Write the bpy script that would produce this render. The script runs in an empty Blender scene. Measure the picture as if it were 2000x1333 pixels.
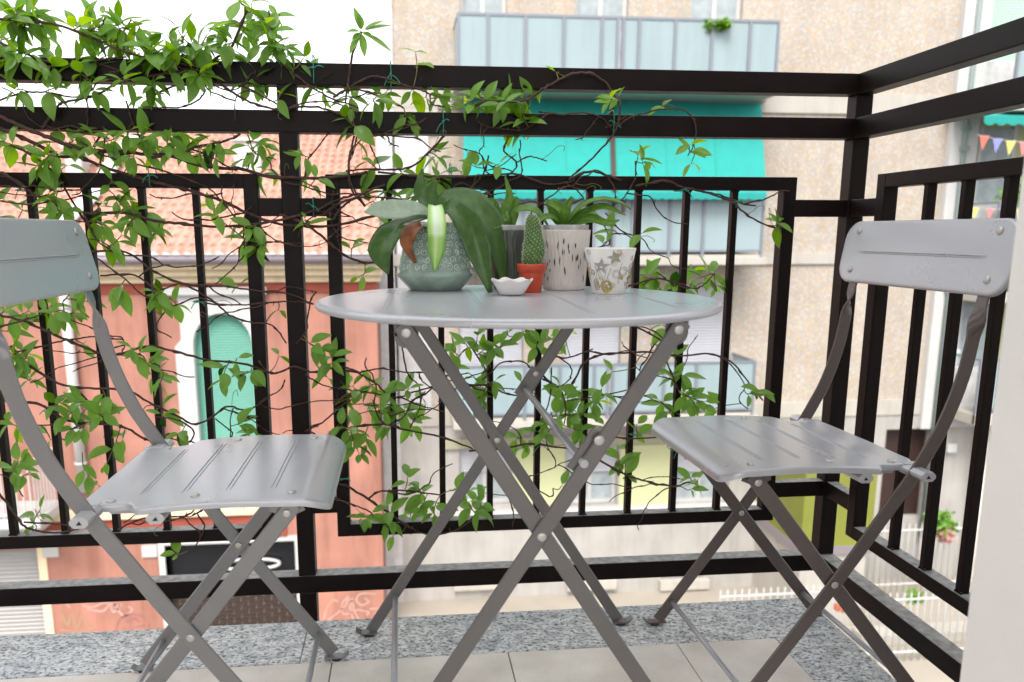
import bpy, bmesh, math, random
from mathutils import Vector, Matrix
R = math.radians
scene = bpy.context.scene
col = scene.collection
random.seed(7)

# ------------------------------------------------------------------ camera, sky, sun, exposure
CP = Vector((.486, -1.643, .82415)); YAW, PITCH, ROLL = .0972, -.1833, -.0008
FPX, PX0, PY0 = 1508.05, 933.02, 733.78          # focal length and optical centre, in pixels of a 2000 wide picture
fwd = Vector((math.sin(YAW)*math.cos(PITCH), math.cos(YAW)*math.cos(PITCH), math.sin(PITCH)))
rgt0 = Vector((math.cos(YAW), -math.sin(YAW), 0)); up0 = rgt0.cross(fwd)
rgt = rgt0*math.cos(ROLL) + up0*math.sin(ROLL); upv = -rgt0*math.sin(ROLL) + up0*math.cos(ROLL)
cd = bpy.data.cameras.new('camera'); cam = bpy.data.objects.new('camera', cd); col.objects.link(cam)
m = Matrix.Identity(4)
for i in range(3):
    m[i][0] = rgt[i]; m[i][1] = upv[i]; m[i][2] = -fwd[i]; m[i][3] = CP[i]
cam.matrix_world = m
cd.sensor_width = 36; cd.sensor_fit = 'HORIZONTAL'; cd.lens = 36*FPX/2000
cd.shift_x = (1000-PX0)/2000; cd.shift_y = (PY0-666.5)/2000
cd.clip_start = .02; cd.clip_end = 500
cd.dof.use_dof = True; cd.dof.focus_distance = 1.38; cd.dof.aperture_fstop = 4.8
scene.camera = cam
scene.view_settings.view_transform = 'Standard'; scene.view_settings.look = 'None'
scene.view_settings.exposure = 2.8; scene.view_settings.gamma = 1

w = bpy.data.worlds.new('World'); scene.world = w; w.use_nodes = True
nt = w.node_tree; bg = nt.nodes['Background']
sky = nt.nodes.new('ShaderNodeTexSky'); sky.sky_type = 'NISHITA'; sky.sun_disc = False
SUN_EL, SUN_ROT = 52, 200
sky.sun_elevation = R(SUN_EL); sky.sun_rotation = R(SUN_ROT); sky.air_density = 1.0; sky.dust_density = 6; sky.ozone_density = 1
hs = nt.nodes.new('ShaderNodeHueSaturation'); hs.inputs['Saturation'].default_value = .22
mx = nt.nodes.new('ShaderNodeMixRGB'); mx.inputs[0].default_value = .72; mx.inputs[2].default_value = (4.0, 4.05, 4.15, 1)   # cloud cover evens the dome out
nt.links.new(sky.outputs[0], hs.inputs['Color']); nt.links.new(hs.outputs[0], mx.inputs[1])
nt.links.new(mx.outputs[0], bg.inputs['Color']); bg.inputs['Strength'].default_value = .07
sd = bpy.data.lights.new('sun', 'SUN'); so = bpy.data.objects.new('sun', sd); col.objects.link(so)
sd.energy = .5; sd.angle = R(25); sd.color = (1, .97, .93)
az = R(SUN_ROT); el = R(SUN_EL)
sv = Vector((math.sin(az)*math.cos(el), math.cos(az)*math.cos(el), math.sin(el)))
so.rotation_euler = sv.to_track_quat('Z', 'Y').to_euler()

# ------------------------------------------------------------------ helpers
def ray(x, y): return fwd + rgt*((x-PX0)/FPX) - upv*((y-PY0)/FPX)
def at(x, y, Y=0.0):
    d = ray(x, y); return CP + d*((Y-CP.y)/d.y)
def atz(x, y, z=0.0):
    d = ray(x, y); return CP + d*((z-CP.z)/d.z)
def atx(x, y, X):
    d = ray(x, y); return CP + d*((X-CP.x)/d.x)

def tag(o, label=None, cat=None, group=None, kind=None):
    if label: o['label'] = label
    if cat: o['category'] = cat
    if group: o['group'] = group
    if kind: o['kind'] = kind
    return o
def empty(name, loc=(0, 0, 0), rz=0):
    o = bpy.data.objects.new(name, None); col.objects.link(o); o.location = loc; o.rotation_euler = (0, 0, rz)
    o.empty_display_size = .05
    return o

class MB:
    def __init__(s): s.v = []; s.f = []; s.sm = []; s.uv = None; s.tone = []; s.t = .5
    def vert(s, p): s.v.append(tuple(p)); s.tone.append(s.t); return len(s.v)-1
    def face(s, ids, sm=False): s.f.append(tuple(ids)); s.sm.append(sm)
    def quad(s, a, b, c, d, sm=False): s.face([s.vert(a), s.vert(b), s.vert(c), s.vert(d)], sm)
    def box(s, a, b, bev=0, M=None):
        x0, x1 = sorted((a[0], b[0])); y0, y1 = sorted((a[1], b[1])); z0, z1 = sorted((a[2], b[2]))
        bev = min(bev, (x1-x0)*.45, (y1-y0)*.45, (z1-z0)*.45)
        if bev <= 0:
            P = [(x, y, z) for z in (z0, z1) for y in (y0, y1) for x in (x0, x1)]
            if M is not None: P = [M @ Vector(p) for p in P]
            i = [s.vert(p) for p in P]
            for f in ((0, 2, 3, 1), (4, 5, 7, 6), (0, 1, 5, 4), (2, 6, 7, 3), (0, 4, 6, 2), (1, 3, 7, 5)): s.face([i[k] for k in f])
            return
        B = bmesh.new(); bmesh.ops.create_cube(B, size=1)
        for v in B.verts: v.co = Vector(((x0+x1)/2+v.co.x*(x1-x0), (y0+y1)/2+v.co.y*(y1-y0), (z0+z1)/2+v.co.z*(z1-z0)))
        bmesh.ops.bevel(B, geom=B.edges[:], offset=bev, segments=2, profile=.6, affect='EDGES')
        s.bm(B, M)
    def bm(s, B, M=None, sm=False):
        B.verts.ensure_lookup_table(); ids = [s.vert((M @ v.co) if M is not None else v.co) for v in B.verts]
        for f in B.faces: s.face([ids[v.index] for v in f.verts], sm)
        B.free()
    def tube(s, pts, r, n=8, caps=True, sm=True):
        pts = [Vector(p) for p in pts]; N = len(pts)
        rr = r if isinstance(r, (list, tuple)) else [r]*N
        t0 = (pts[1]-pts[0]).normalized(); nrm = t0.orthogonal().normalized(); rings = []
        for i, p in enumerate(pts):
            t = (pts[min(i+1, N-1)]-pts[max(i-1, 0)])
            t = t.normalized() if t.length > 1e-9 else t0
            nrm = (nrm-t*nrm.dot(t)); nrm = nrm.normalized() if nrm.length > 1e-6 else t.orthogonal().normalized()
            b = t.cross(nrm)
            rings.append([s.vert(p+(nrm*math.cos(2*math.pi*k/n)+b*math.sin(2*math.pi*k/n))*rr[i]) for k in range(n)])
        for a, b in zip(rings, rings[1:]):
            for k in range(n): s.face((a[k], a[(k+1) % n], b[(k+1) % n], b[k]), sm)
        if caps: s.face(rings[0][::-1]); s.face(rings[-1])
    def sweep(s, pts, wd, w_, t_):
        """flat strip through pts: width direction wd[i], half width w_, half thickness t_, slightly rounded edges"""
        pts = [Vector(p) for p in pts]; N = len(pts); rings = []
        for i, p in enumerate(pts):
            t = (pts[min(i+1, N-1)]-pts[max(i-1, 0)]).normalized()
            a = Vector(wd[i]); a = (a-t*a.dot(t)).normalized(); b = t.cross(a).normalized()
            e = t_*.7
            sec = [(-w_+e, -t_), (w_-e, -t_), (w_, -t_+e), (w_, t_-e), (w_-e, t_), (-w_+e, t_), (-w_, t_-e), (-w_, -t_+e)]
            rings.append([s.vert(p+a*u+b*v) for u, v in sec])
        for i, (a, b) in enumerate(zip(rings, rings[1:])):
            tw = .02 < abs(Vector(wd[i]).normalized().y) < .999 or .02 < abs(Vector(wd[i+1]).normalized().y) < .999
            for k in range(8): s.face((a[k], a[(k+1) % 8], b[(k+1) % 8], b[k]), tw)
        s.face(rings[0][::-1]); s.face(rings[-1])
    def lathe(s, prof, c=(0, 0, 0), n=48, caps=False, fr=None, sm=True):
        rings = []
        for r, z in prof:
            ring = []
            for k in range(n):
                a = 2*math.pi*k/n; q = r*(fr(a, z) if fr else 1)
                ring.append(s.vert((c[0]+q*math.cos(a), c[1]+q*math.sin(a), c[2]+z)))
            rings.append(ring)
        for a, b in zip(rings, rings[1:]):
            for k in range(n): s.face((a[k], a[(k+1) % n], b[(k+1) % n], b[k]), sm)
        if caps: s.face(rings[0][::-1]); s.face(rings[-1])
    def grid(s, P, sm=True):
        ids = [[s.vert(p) for p in row] for row in P]
        for a, b in zip(ids, ids[1:]):
            for k in range(len(a)-1): s.face((a[k], a[k+1], b[k+1], b[k]), sm)
        return ids
    def build(s, name, mat, parent=None, solid=0, loc=None, extra=None):
        me = bpy.data.meshes.new(name)
        if loc is not None:
            L = Vector(loc); s.v = [tuple(Vector(p)-L) for p in s.v]
        me.from_pydata(s.v, [], s.f); me.polygons.foreach_set('use_smooth', s.sm)
        ca = me.attributes.new('tone', 'FLOAT', 'POINT'); ca.data.foreach_set('value', s.tone)
        me.materials.append(mat)
        if extra:      # a second material from face number extra[0] on
            me.materials.append(extra[1]); me.polygons.foreach_set('material_index', [1 if i >= extra[0] else 0 for i in range(len(s.f))])
        me.update(); me.validate()
        o = bpy.data.objects.new(name, me); col.objects.link(o)
        if loc is not None: o.location = loc
        if parent: o.parent = parent
        if solid:
            md = o.modifiers.new('solid', 'SOLIDIFY'); md.thickness = solid; md.offset = -1
        return o

def smooth_path(pts, n=5):
    """Catmull-Rom through pts"""
    P = [Vector(p) for p in pts]
    if len(P) < 3: return P
    P = [P[0]*2-P[1]]+P+[P[-1]*2-P[-2]]; out = []
    for i in range(1, len(P)-2):
        for k in range(n):
            t = k/n; a, b, c, d = P[i-1:i+3]
            out.append(.5*((2*b)+(c-a)*t+(2*a-5*b+4*c-d)*t*t+(3*b-a-3*c+d)*t**3))
    out.append(P[-2]); return out

# ------------------------------------------------------------------ materials
def M(name, c, rough=.6, metal=0, spec=.5, var=0, vs=8, bump=0, bs=60, coat=0, detail=6, c2=None, trans=0):
    mt = bpy.data.materials.new(name); mt.use_nodes = True; n = mt.node_tree; b = n.nodes['Principled BSDF']
    b.inputs['Base Color'].default_value = (*c, 1); b.inputs['Roughness'].default_value = rough; b.inputs['Metallic'].default_value = metal
    b.inputs['Specular IOR Level'].default_value = spec; b.inputs['Coat Weight'].default_value = coat
    tc = n.nodes.new('ShaderNodeTexCoord')
    if var or c2:
        no = n.nodes.new('ShaderNodeTexNoise'); no.inputs['Scale'].default_value = vs; no.inputs['Detail'].default_value = detail
        n.links.new(tc.outputs['Object'], no.inputs['Vector'])
        cr = n.nodes.new('ShaderNodeValToRGB'); cr.color_ramp.elements[0].position = .35; cr.color_ramp.elements[1].position = .68
        a = c2 if c2 else tuple(x*(1-var) for x in c); d = c if c2 else tuple(min(1, x*(1+var)) for x in c)
        cr.color_ramp.elements[0].color = (*a, 1); cr.color_ramp.elements[1].color = (*d, 1)
        n.links.new(no.outputs[0], cr.inputs[0]); n.links.new(cr.outputs[0], b.inputs['Base Color'])
        mr = n.nodes.new('ShaderNodeMapRange'); mr.inputs[3].default_value = max(.02, rough-.08); mr.inputs[4].default_value = min(1, rough+.1)
        n.links.new(no.outputs[0], mr.inputs[0]); n.links.new(mr.outputs[0], b.inputs['Roughness'])
    if bump:
        nb = n.nodes.new('ShaderNodeTexNoise'); nb.inputs['Scale'].default_value = bs; nb.inputs['Detail'].default_value = 5
        n.links.new(tc.outputs['Object'], nb.inputs['Vector'])
        bp = n.nodes.new('ShaderNodeBump'); bp.inputs['Strength'].default_value = bump; bp.inputs['Distance'].default_value = .01
        n.links.new(nb.outputs[0], bp.inputs['Height']); n.links.new(bp.outputs[0], b.inputs['Normal'])
    return mt
def ramp(n, src, stops, const=False):
    cr = n.nodes.new('ShaderNodeValToRGB'); e = cr.color_ramp.elements
    if const: cr.color_ramp.interpolation = 'CONSTANT'
    while len(e) < len(stops): e.new(.5)
    for k, (p, c) in enumerate(stops): e[k].position = p; e[k].color = (*c, 1)
    n.links.new(src, cr.inputs[0]); return cr.outputs[0]

def mat_leaf(name, dark, light, under, gloss=.35, vein=False):
    mt = bpy.data.materials.new(name); mt.use_nodes = True; n = mt.node_tree; b = n.nodes['Principled BSDF']; out = n.nodes['Material Output']
    at_ = n.nodes.new('ShaderNodeAttribute'); at_.attribute_name = 'tone'
    top = ramp(n, at_.outputs['Fac'], [(0, dark), (.55, tuple((a+c)/2 for a, c in zip(dark, light))), (.93, light), (1, (light[0]*1.25, light[1]*1.02, light[2]))])
    tc = n.nodes.new('ShaderNodeTexCoord'); no = n.nodes.new('ShaderNodeTexNoise'); no.inputs['Scale'].default_value = 60
    n.links.new(tc.outputs['Object'], no.inputs['Vector'])
    m1 = n.nodes.new('ShaderNodeMixRGB'); m1.blend_type = 'MULTIPLY'; m1.inputs[0].default_value = .5
    n.links.new(top, m1.inputs[1]); n.links.new(ramp(n, no.outputs[0], [(.3, (.6, .6, .6)), (.7, (1, 1, 1))]), m1.inputs[2])
    ge = n.nodes.new('ShaderNodeNewGeometry'); mix = n.nodes.new('ShaderNodeMixRGB')
    n.links.new(ge.outputs['Backfacing'], mix.inputs[0]); n.links.new(m1.outputs[0], mix.inputs[1]); mix.inputs[2].default_value = (*under, 1)
    n.links.new(mix.outputs[0], b.inputs['Base Color']); b.inputs['Roughness'].default_value = gloss; b.inputs['Specular IOR Level'].default_value = .36
    bp = n.nodes.new('ShaderNodeBump'); bp.inputs['Strength'].default_value = .25; bp.inputs['Distance'].default_value = .002
    n.links.new(no.outputs[0], bp.inputs['Height']); n.links.new(bp.outputs[0], b.inputs['Normal'])
    tr = n.nodes.new('ShaderNodeBsdfTranslucent'); hsv = n.nodes.new('ShaderNodeHueSaturation'); hsv.inputs['Value'].default_value = 2.2; hsv.inputs['Saturation'].default_value = 1.1
    n.links.new(mix.outputs[0], hsv.inputs['Color']); n.links.new(hsv.outputs[0], tr.inputs['Color'])
    ms = n.nodes.new('ShaderNodeMixShader'); ms.inputs[0].default_value = .36
    n.links.new(b.outputs[0], ms.inputs[1]); n.links.new(tr.outputs[0], ms.inputs[2]); n.links.new(ms.outputs[0], out.inputs['Surface'])
    return mt

def streaks(mt, amount=.8, sc=(1.6, 1.6, .16)):
    """rain streaks and grime running down a wall, multiplied onto its own colour"""
    n = mt.node_tree; b = n.nodes['Principled BSDF']; src = b.inputs['Base Color'].links[0].from_socket
    tc = n.nodes.new('ShaderNodeTexCoord'); mp = n.nodes.new('ShaderNodeMapping'); mp.inputs['Scale'].default_value = sc; n.links.new(tc.outputs['Object'], mp.inputs[0])
    no = n.nodes.new('ShaderNodeTexNoise'); no.inputs['Scale'].default_value = 3; no.inputs['Detail'].default_value = 9; no.inputs['Roughness'].default_value = .65; n.links.new(mp.outputs[0], no.inputs['Vector'])
    m1 = n.nodes.new('ShaderNodeMixRGB'); m1.blend_type = 'MULTIPLY'; m1.inputs[0].default_value = amount
    n.links.new(src, m1.inputs[1]); n.links.new(ramp(n, no.outputs[0], [(.32, (.70, .67, .64)), (.55, (1, 1, 1))]), m1.inputs[2]); n.links.new(m1.outputs[0], b.inputs['Base Color']); return mt
def specks(mt, scale=420, thr=.70, c=(.35, .31, .27)):
    n = mt.node_tree; b = n.nodes['Principled BSDF']; src = b.inputs['Base Color'].links[0].from_socket
    tc = n.nodes.new('ShaderNodeTexCoord'); no = n.nodes.new('ShaderNodeTexNoise'); no.inputs['Scale'].default_value = scale; no.inputs['Detail'].default_value = 2; n.links.new(tc.outputs['Object'], no.inputs['Vector'])
    n2 = n.nodes.new('ShaderNodeTexNoise'); n2.inputs['Scale'].default_value = 7; n2.inputs['Detail'].default_value = 6; n.links.new(tc.outputs['Object'], n2.inputs['Vector'])
    m0 = n.nodes.new('ShaderNodeMixRGB'); m0.blend_type = 'MULTIPLY'; m0.inputs[0].default_value = .7
    n.links.new(src, m0.inputs[1]); n.links.new(ramp(n, n2.outputs[0], [(.34, (.78, .75, .72)), (.6, (1, 1, 1))]), m0.inputs[2])
    m1 = n.nodes.new('ShaderNodeMixRGB'); n.links.new(ramp(n, no.outputs[0], [(thr-.04, (0, 0, 0)), (thr, (1, 1, 1))]), m1.inputs[0])
    n.links.new(m0.outputs[0], m1.inputs[1]); m1.inputs[2].default_value = (*c, 1); n.links.new(m1.outputs[0], b.inputs['Base Color']); return mt

def mat_pebble():
    mt = bpy.data.materials.new('pebbledash'); mt.use_nodes = True; n = mt.node_tree; b = n.nodes['Principled BSDF']
    tc = n.nodes.new('ShaderNodeTexCoord'); v = n.nodes.new('ShaderNodeTexVoronoi'); v.inputs['Scale'].default_value = 31
    n.links.new(tc.outputs['Object'], v.inputs['Vector'])
    sp = n.nodes.new('ShaderNodeSeparateColor'); n.links.new(v.outputs['Color'], sp.inputs[0])
    c = ramp(n, sp.outputs[0], [(0, (.43, .385, .33)), (.2, (.44, .35, .26)), (.38, (.45, .40, .345)), (.55, (.38, .355, .35)), (.72, (.45, .34, .25)), (.86, (.48, .45, .41))], True)
    no = n.nodes.new('ShaderNodeTexNoise'); no.inputs['Scale'].default_value = 2.5; no.inputs['Detail'].default_value = 8; n.links.new(tc.outputs['Object'], no.inputs['Vector'])
    m1 = n.nodes.new('ShaderNodeMixRGB'); m1.blend_type = 'MULTIPLY'; m1.inputs[0].default_value = 1
    n.links.new(c, m1.inputs[1]); n.links.new(ramp(n, no.outputs[0], [(.3, (.88, .86, .83)), (.7, (.98, .98, .97))]), m1.inputs[2])
    n.links.new(m1.outputs[0], b.inputs['Base Color']); b.inputs['Roughness'].default_value = .85
    bp = n.nodes.new('ShaderNodeBump'); bp.inputs['Strength'].default_value = .5; bp.inputs['Distance'].default_value = .01
    n.links.new(v.outputs['Distance'], bp.inputs['Height']); n.links.new(bp.outputs[0], b.inputs['Normal']); return mt

def mat_granite():
    mt = bpy.data.materials.new('granite'); mt.use_nodes = True; n = mt.node_tree; b = n.nodes['Principled BSDF']
    tc = n.nodes.new('ShaderNodeTexCoord')
    mp = n.nodes.new('ShaderNodeMapping'); mp.inputs['Scale'].default_value = (1, 1.5, 1); mp.inputs['Rotation'].default_value = (0, 0, .5); n.links.new(tc.outputs['Object'], mp.inputs[0])
    def noise(sc, d, di=0):
        q = n.nodes.new('ShaderNodeTexNoise'); q.inputs['Scale'].default_value = sc; q.inputs['Detail'].default_value = d; q.inputs['Distortion'].default_value = di
        n.links.new(mp.outputs[0], q.inputs['Vector']); return q.outputs[0]
    a = ramp(n, noise(120, 4, .8), [(.30, (.06, .065, .08)), (.41, (.30, .315, .325)), (.49, (.70, .705, .70)), (.66, (.85, .85, .84))])
    c = ramp(n, noise(30, 5, .5), [(.38, (.58, .61, .64)), (.55, (1, 1, 1))])
    m1 = n.nodes.new('ShaderNodeMixRGB'); m1.blend_type = 'MULTIPLY'; m1.inputs[0].default_value = .85
    n.links.new(a, m1.inputs[1]); n.links.new(c, m1.inputs[2])
    d = ramp(n, noise(3.2, 6), [(.4, (.82, .85, .88)), (.6, (1, 1, 1))])
    m2 = n.nodes.new('ShaderNodeMixRGB'); m2.blend_type = 'MULTIPLY'; m2.inputs[0].default_value = 1
    n.links.new(m1.outputs[0], m2.inputs[1]); n.links.new(d, m2.inputs[2]); n.links.new(m2.outputs[0], b.inputs['Base Color'])
    rr = n.nodes.new('ShaderNodeMapRange'); rr.inputs[3].default_value = .22; rr.inputs[4].default_value = .5
    n.links.new(noise(5, 4), rr.inputs[0]); n.links.new(rr.outputs[0], b.inputs['Roughness'])
    return mt

def mat_dark_metal():
    """dark brown-black paint with dust and sky reflection put into the colour of faces that look up"""
    mt = bpy.data.materials.new('dark_paint'); mt.use_nodes = True; n = mt.node_tree; b = n.nodes['Principled BSDF']
    tc = n.nodes.new('ShaderNodeTexCoord'); no = n.nodes.new('ShaderNodeTexNoise'); no.inputs['Scale'].default_value = 14; no.inputs['Detail'].default_value = 8
    n.links.new(tc.outputs['Object'], no.inputs['Vector'])
    base = ramp(n, no.outputs[0], [(.35, (.006, .0035, .003)), (.7, (.010, .006, .0055))])
    ge = n.nodes.new('ShaderNodeNewGeometry'); sx = n.nodes.new('ShaderNodeSeparateXYZ'); n.links.new(ge.outputs['True Normal'], sx.inputs[0])
    mr = n.nodes.new('ShaderNodeMapRange'); mr.inputs[1].default_value = .75; mr.inputs[2].default_value = 1; mr.inputs[4].default_value = .8
    n.links.new(sx.outputs[2], mr.inputs[0])
    n2 = n.nodes.new('ShaderNodeTexNoise'); n2.inputs['Scale'].default_value = 60; n2.inputs['Detail'].default_value = 6; n.links.new(tc.outputs['Object'], n2.inputs['Vector'])
    du = ramp(n, n2.outputs[0], [(.3, (.2, .2, .2)), (.7, (.42, .42, .41))])
    mx = n.nodes.new('ShaderNodeMixRGB'); n.links.new(mr.outputs[0], mx.inputs[0]); n.links.new(base, mx.inputs[1]); n.links.new(du, mx.inputs[2])
    n.links.new(mx.outputs[0], b.inputs['Base Color'])
    ro = n.nodes.new('ShaderNodeMapRange'); ro.inputs[3].default_value = .36; ro.inputs[4].default_value = .52
    n.links.new(no.outputs[0], ro.inputs[0]); n.links.new(ro.outputs[0], b.inputs['Roughness']); b.inputs['Specular IOR Level'].default_value = .14
    bp = n.nodes.new('ShaderNodeBump'); bp.inputs['Strength'].default_value = .06; bp.inputs['Distance'].default_value = .003
    n.links.new(n2.outputs[0], bp.inputs['Height']); n.links.new(bp.outputs[0], b.inputs['Normal'])
    return mt

def mat_attr(name, a, b_, c_, rough=.4):
    mt = bpy.data.materials.new(name); mt.use_nodes = True; n = mt.node_tree; b = n.nodes['Principled BSDF']
    at_ = n.nodes.new('ShaderNodeAttribute'); at_.attribute_name = 'tone'
    n.links.new(ramp(n, at_.outputs['Fac'], [(0, a), (.5, b_), (1, c_)]), b.inputs['Base Color']); b.inputs['Roughness'].default_value = rough; return mt

m_dark = mat_dark_metal()
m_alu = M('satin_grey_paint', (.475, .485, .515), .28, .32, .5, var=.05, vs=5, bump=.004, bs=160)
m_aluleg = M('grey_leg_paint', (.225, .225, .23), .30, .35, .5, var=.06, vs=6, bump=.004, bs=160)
m_tableg = M('grey_leg_paint_dimmed', (.15, .145, .143), .30, .35, .5, var=.06, vs=6, bump=.004, bs=160)  # same grey leg paint, darkened for the duller reflections on the table
m_warmreflleg = M('grey_leg_paint_warm_reflection', (.135, .112, .106), .30, .35, .5, var=.06, vs=6, bump=.004, bs=160)  # same leg paint, with a warm reflection put into the colour
m_rod = M('brushed_rod', (.42, .43, .46), .35, .5)
m_rivet = M('rivet_metal', (.50, .49, .47), .38, .6)
m_blackrub = M('black_rubber', (.012, .012, .012), .6)
m_granite = mat_granite()
m_tile = M('floor_tile', (.80, .76, .70), .5, var=.07, vs=9, bump=.06, bs=220)
m_grout = M('grout', (.16, .15, .14), .9)
m_plaster = M('white_plaster', (.78, .76, .73), .85, var=.04, vs=5, bump=.12, bs=45)
m_room = M('room_wall', (.74, .70, .66), .8)
m_peb = mat_pebble()
m_stucco = M('grey_stucco', (.52, .515, .515), .9, var=.1, vs=7, bump=.8, bs=16)
m_cream = M('cream_render', (.42, .39, .345), .85, var=.05, vs=2)
m_white = M('white_paint', (.50, .49, .475), .7, var=.04, vs=2)
m_marble = M('marble_base', (.38, .36, .335), .7, var=.07, vs=1.6, bump=.5, bs=7)
m_lime = M('lime_paint', (.50, .51, .29), .8, var=.03, vs=2)
m_limed = M('lime_paint_shaded', (.19, .20, .03), .8, var=.05, vs=2)  # lime paint darkened for the porch side that gets less light
m_pink = M('salmon_render', (.385, .175, .128), .85, var=.14, vs=1.3, bump=.3, bs=8)
m_red = M('red_band', (.30, .065, .04), .85, var=.1, vs=2)
m_tiler = M('roof_tile', (.49, .275, .215), .8, c2=(.41, .21, .155), vs=3)
m_yel = M('yellow_cornice', (.74, .60, .40), .8, var=.05, vs=2)
m_gutter = M('gutter_metal', (.28, .24, .26), .5, .3)
m_frost = M('frosted_glass', (.27, .345, .36), .3, spec=.5, var=.03, vs=1)
m_bframe = M('balcony_frame_paint', (.20, .215, .245), .5, .2)
m_awn = M('green_awning_cloth', (.010, .262, .232), .8, var=.05, vs=2)
m_shut = M('grey_shutter', (.47, .47, .50), .6)
m_shutg = M('green_shutter', (.10, .31, .235), .6)
m_glass = M('window_glass', (.22, .27, .29), .12, spec=.8, var=.3, vs=2)
m_curt = M('curtain', (.33, .37, .38), .8, var=.15, vs=5)
m_brown = M('dark_brown_door', (.035, .016, .012), .5)
m_ply = M('brown_brick', (.035, .02, .014), .8)
m_paleground = M('pale_pavement', (.32, .285, .235), .85, var=.06, vs=1.5, bump=.2, bs=12)
m_road = M('asphalt', (.06, .06, .062), .9, var=.15, vs=3)
m_garage = M('grey_corrugated', (.40, .385, .37), .6)
for mm_, am in ((m_peb, .3), (m_stucco, .5), (m_pink, .8), (m_marble, .5), (m_cream, .4), (m_awn, .25), (m_frost, .3), (m_yel, .5)): streaks(mm_, am)
specks(m_tile)
m_leaf = mat_leaf('vine_leaf', (.012, .070, .002), (.26, .47, .008), (.15, .29, .05), .32)
m_stem = M('vine_bark', (.075, .032, .022), .7, c2=(.035, .014, .012), vs=60, bump=.5, bs=200)
m_tie = M('green_tie_plastic', (.01, .22, .15), .4)

# ------------------------------------------------------------------ our own balcony: floor, granite edge, walls, slab above
b = MB(); b.box((-3, -1.6, -.2), (1.385, -.085, -.032)); tag(b.build('balcony_slab', m_plaster), kind='structure')
b = MB(); b.box((-3, -1.6, -.031), (1.24, -.2395, -.006)); tag(b.build('grout_bed', m_grout), kind='structure')
b = MB()
TW = .3467
for j in range(-9, 4):
    for i in range(4):
        x0 = .3375+TW*j; x1 = min(x0+TW-.0022, 1.2385); y1 = -.2410-TW*i; y0 = y1-TW+.0022
        if x1-x0 > .02: b.box((x0, y0, -.012), (x1, y1, 0), .0012)
tag(b.build('floor', m_tile), kind='structure')
b = MB()
b.box((-3, -.2388, -.03), (.2735, -.0742, 0), .002); b.box((.2745, -.2388, -.03), (1.3921, -.0742, 0), .002)
b.box((1.2395, -1.0, -.03), (1.3921, -.2398, 0), .002)
tag(b.build('granite_border', m_granite), kind='structure')
b = MB(); b.box((1.067, -1.27, -.02), (3.2, -.95, 2.74)); b.box((-4, -1.27, -.02), (-.9, -.95, 2.74)); b.box((-.9, -1.27, 2.35), (1.067, -.95, 2.74))
tag(b.build('balcony_wall', m_plaster), kind='structure')

b = MB(); b.box((-2.5, -3.7, -.03), (3.2, -1.28, -.005)); b.box((-2.6, -3.7, 0), (-2.5, -1.28, 2.7)); b.box((3.2, -3.7, 0), (3.3, -1.28, 2.7)); b.box((-2.5, -3.7, 2.71), (3.2, -1.28, 2.745))
b.box((-2.5, -3.8, 0), (3.2, -3.7, .55)); b.box((-2.5, -3.8, 2.45), (3.2, -3.7, 2.7)); b.box((-2.5, -3.8, .55), (-1.7, -3.7, 2.45)); b.box((2.6, -3.8, .55), (3.2, -3.7, 2.45))  # unseen back wall, its wide opening added to let fill light in
tag(b.build('room_walls', m_room), kind='structure')
# ------------------------------------------------------------------ railing
XS = 1.4612; D = .038
rail = empty('balcony_railing', (.2444, .02, 0))
tag(rail, 'dark brown metal balcony railing with square bars running round the corner', 'railing')
def rp(mb, name): return mb.build(name, m_dark, rail, loc=None)
def rpart(mb, name, par=None):
    o = mb.build(name, m_dark, par or rail)
    if not par: o.location = (-rail.location.x, -rail.location.y, 0)
    return o
BV = .0022
for nm, z0, z1 in (('top_rail', 1.1133, 1.1556), ('middle_rail', 1.0221, 1.0648), ('base_rail', .0284, .0694)):
    b = MB(); b.box((-2.6, 0, z0), (XS+D, D, z1), BV); b.box((XS, -.949, z0), (XS+D, -.0004, z1), BV); rpart(b, nm)
for x0, lo in ((.2444, -.35), (XS, .0694), (-1.60, -.35)):
    b = MB()
    if lo < 0: b.box((x0, .0008, lo), (x0+.0375, D-.0006, .0286), BV)
    b.box((x0+.0003, .0004, .0692), (x0+.0375, D-.0004, 1.0223), BV); b.box((x0+.0003, .0004, 1.0646), (x0+.0375, D-.0004, 1.1135), BV)
    rpart(b, 'post')
def panel(x0, x1, z0, z1, bars, side=False):
    def bx(mb, a0, a1, z0_, z1_, d0, d1, bev=BV):
        if side: mb.box((XS+d0, a0, z0_), (XS+d1, a1, z1_), bev)
        else: mb.box((a0, d0, z0_), (a1, d1, z1_), bev)
    T = .0285; b = MB()
    bx(b, x0, x0+T, z0, z1, .003, .033); bx(b, x1-T, x1, z0, z1, .003, .033)
    bx(b, x0+T-.001, x1-T+.001, z1-T, z1, .0033, .0327); bx(b, x0+T-.001, x1-T+.001, z0, z0+T, .0033, .0327)
    fr = rpart(b, 'panel_frame')
    for x in bars:
        b = MB(); bx(b, x-.0065, x+.0065, z0+T-.001, z1-T+.001, .008, .026, .001)
        for zz in (z0+T+.001, z1-T-.001):
            for da in (-.0065, .0065):
                B = bmesh.new(); bmesh.ops.create_icosphere(B, subdivisions=2, radius=random.uniform(.0022, .0034)); p_ = (x+da, .010, zz)
                b.bm(B, Matrix.Translation((XS+p_[1], p_[0], p_[2]) if side else p_), sm=True)
        rpart(b, 'baluster', fr)
    return fr
panel(.3335, 1.3432, .1579, .9412, [.4619+.1066*i for i in range(8)])
panel(-.9, .1974, .1579, .9412, [.0723-.1063*i for i in range(9)])
panel(-.93, -.093, .1579, .9412, [-.242-.0985*i for i in range(7)], side=True)
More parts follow.
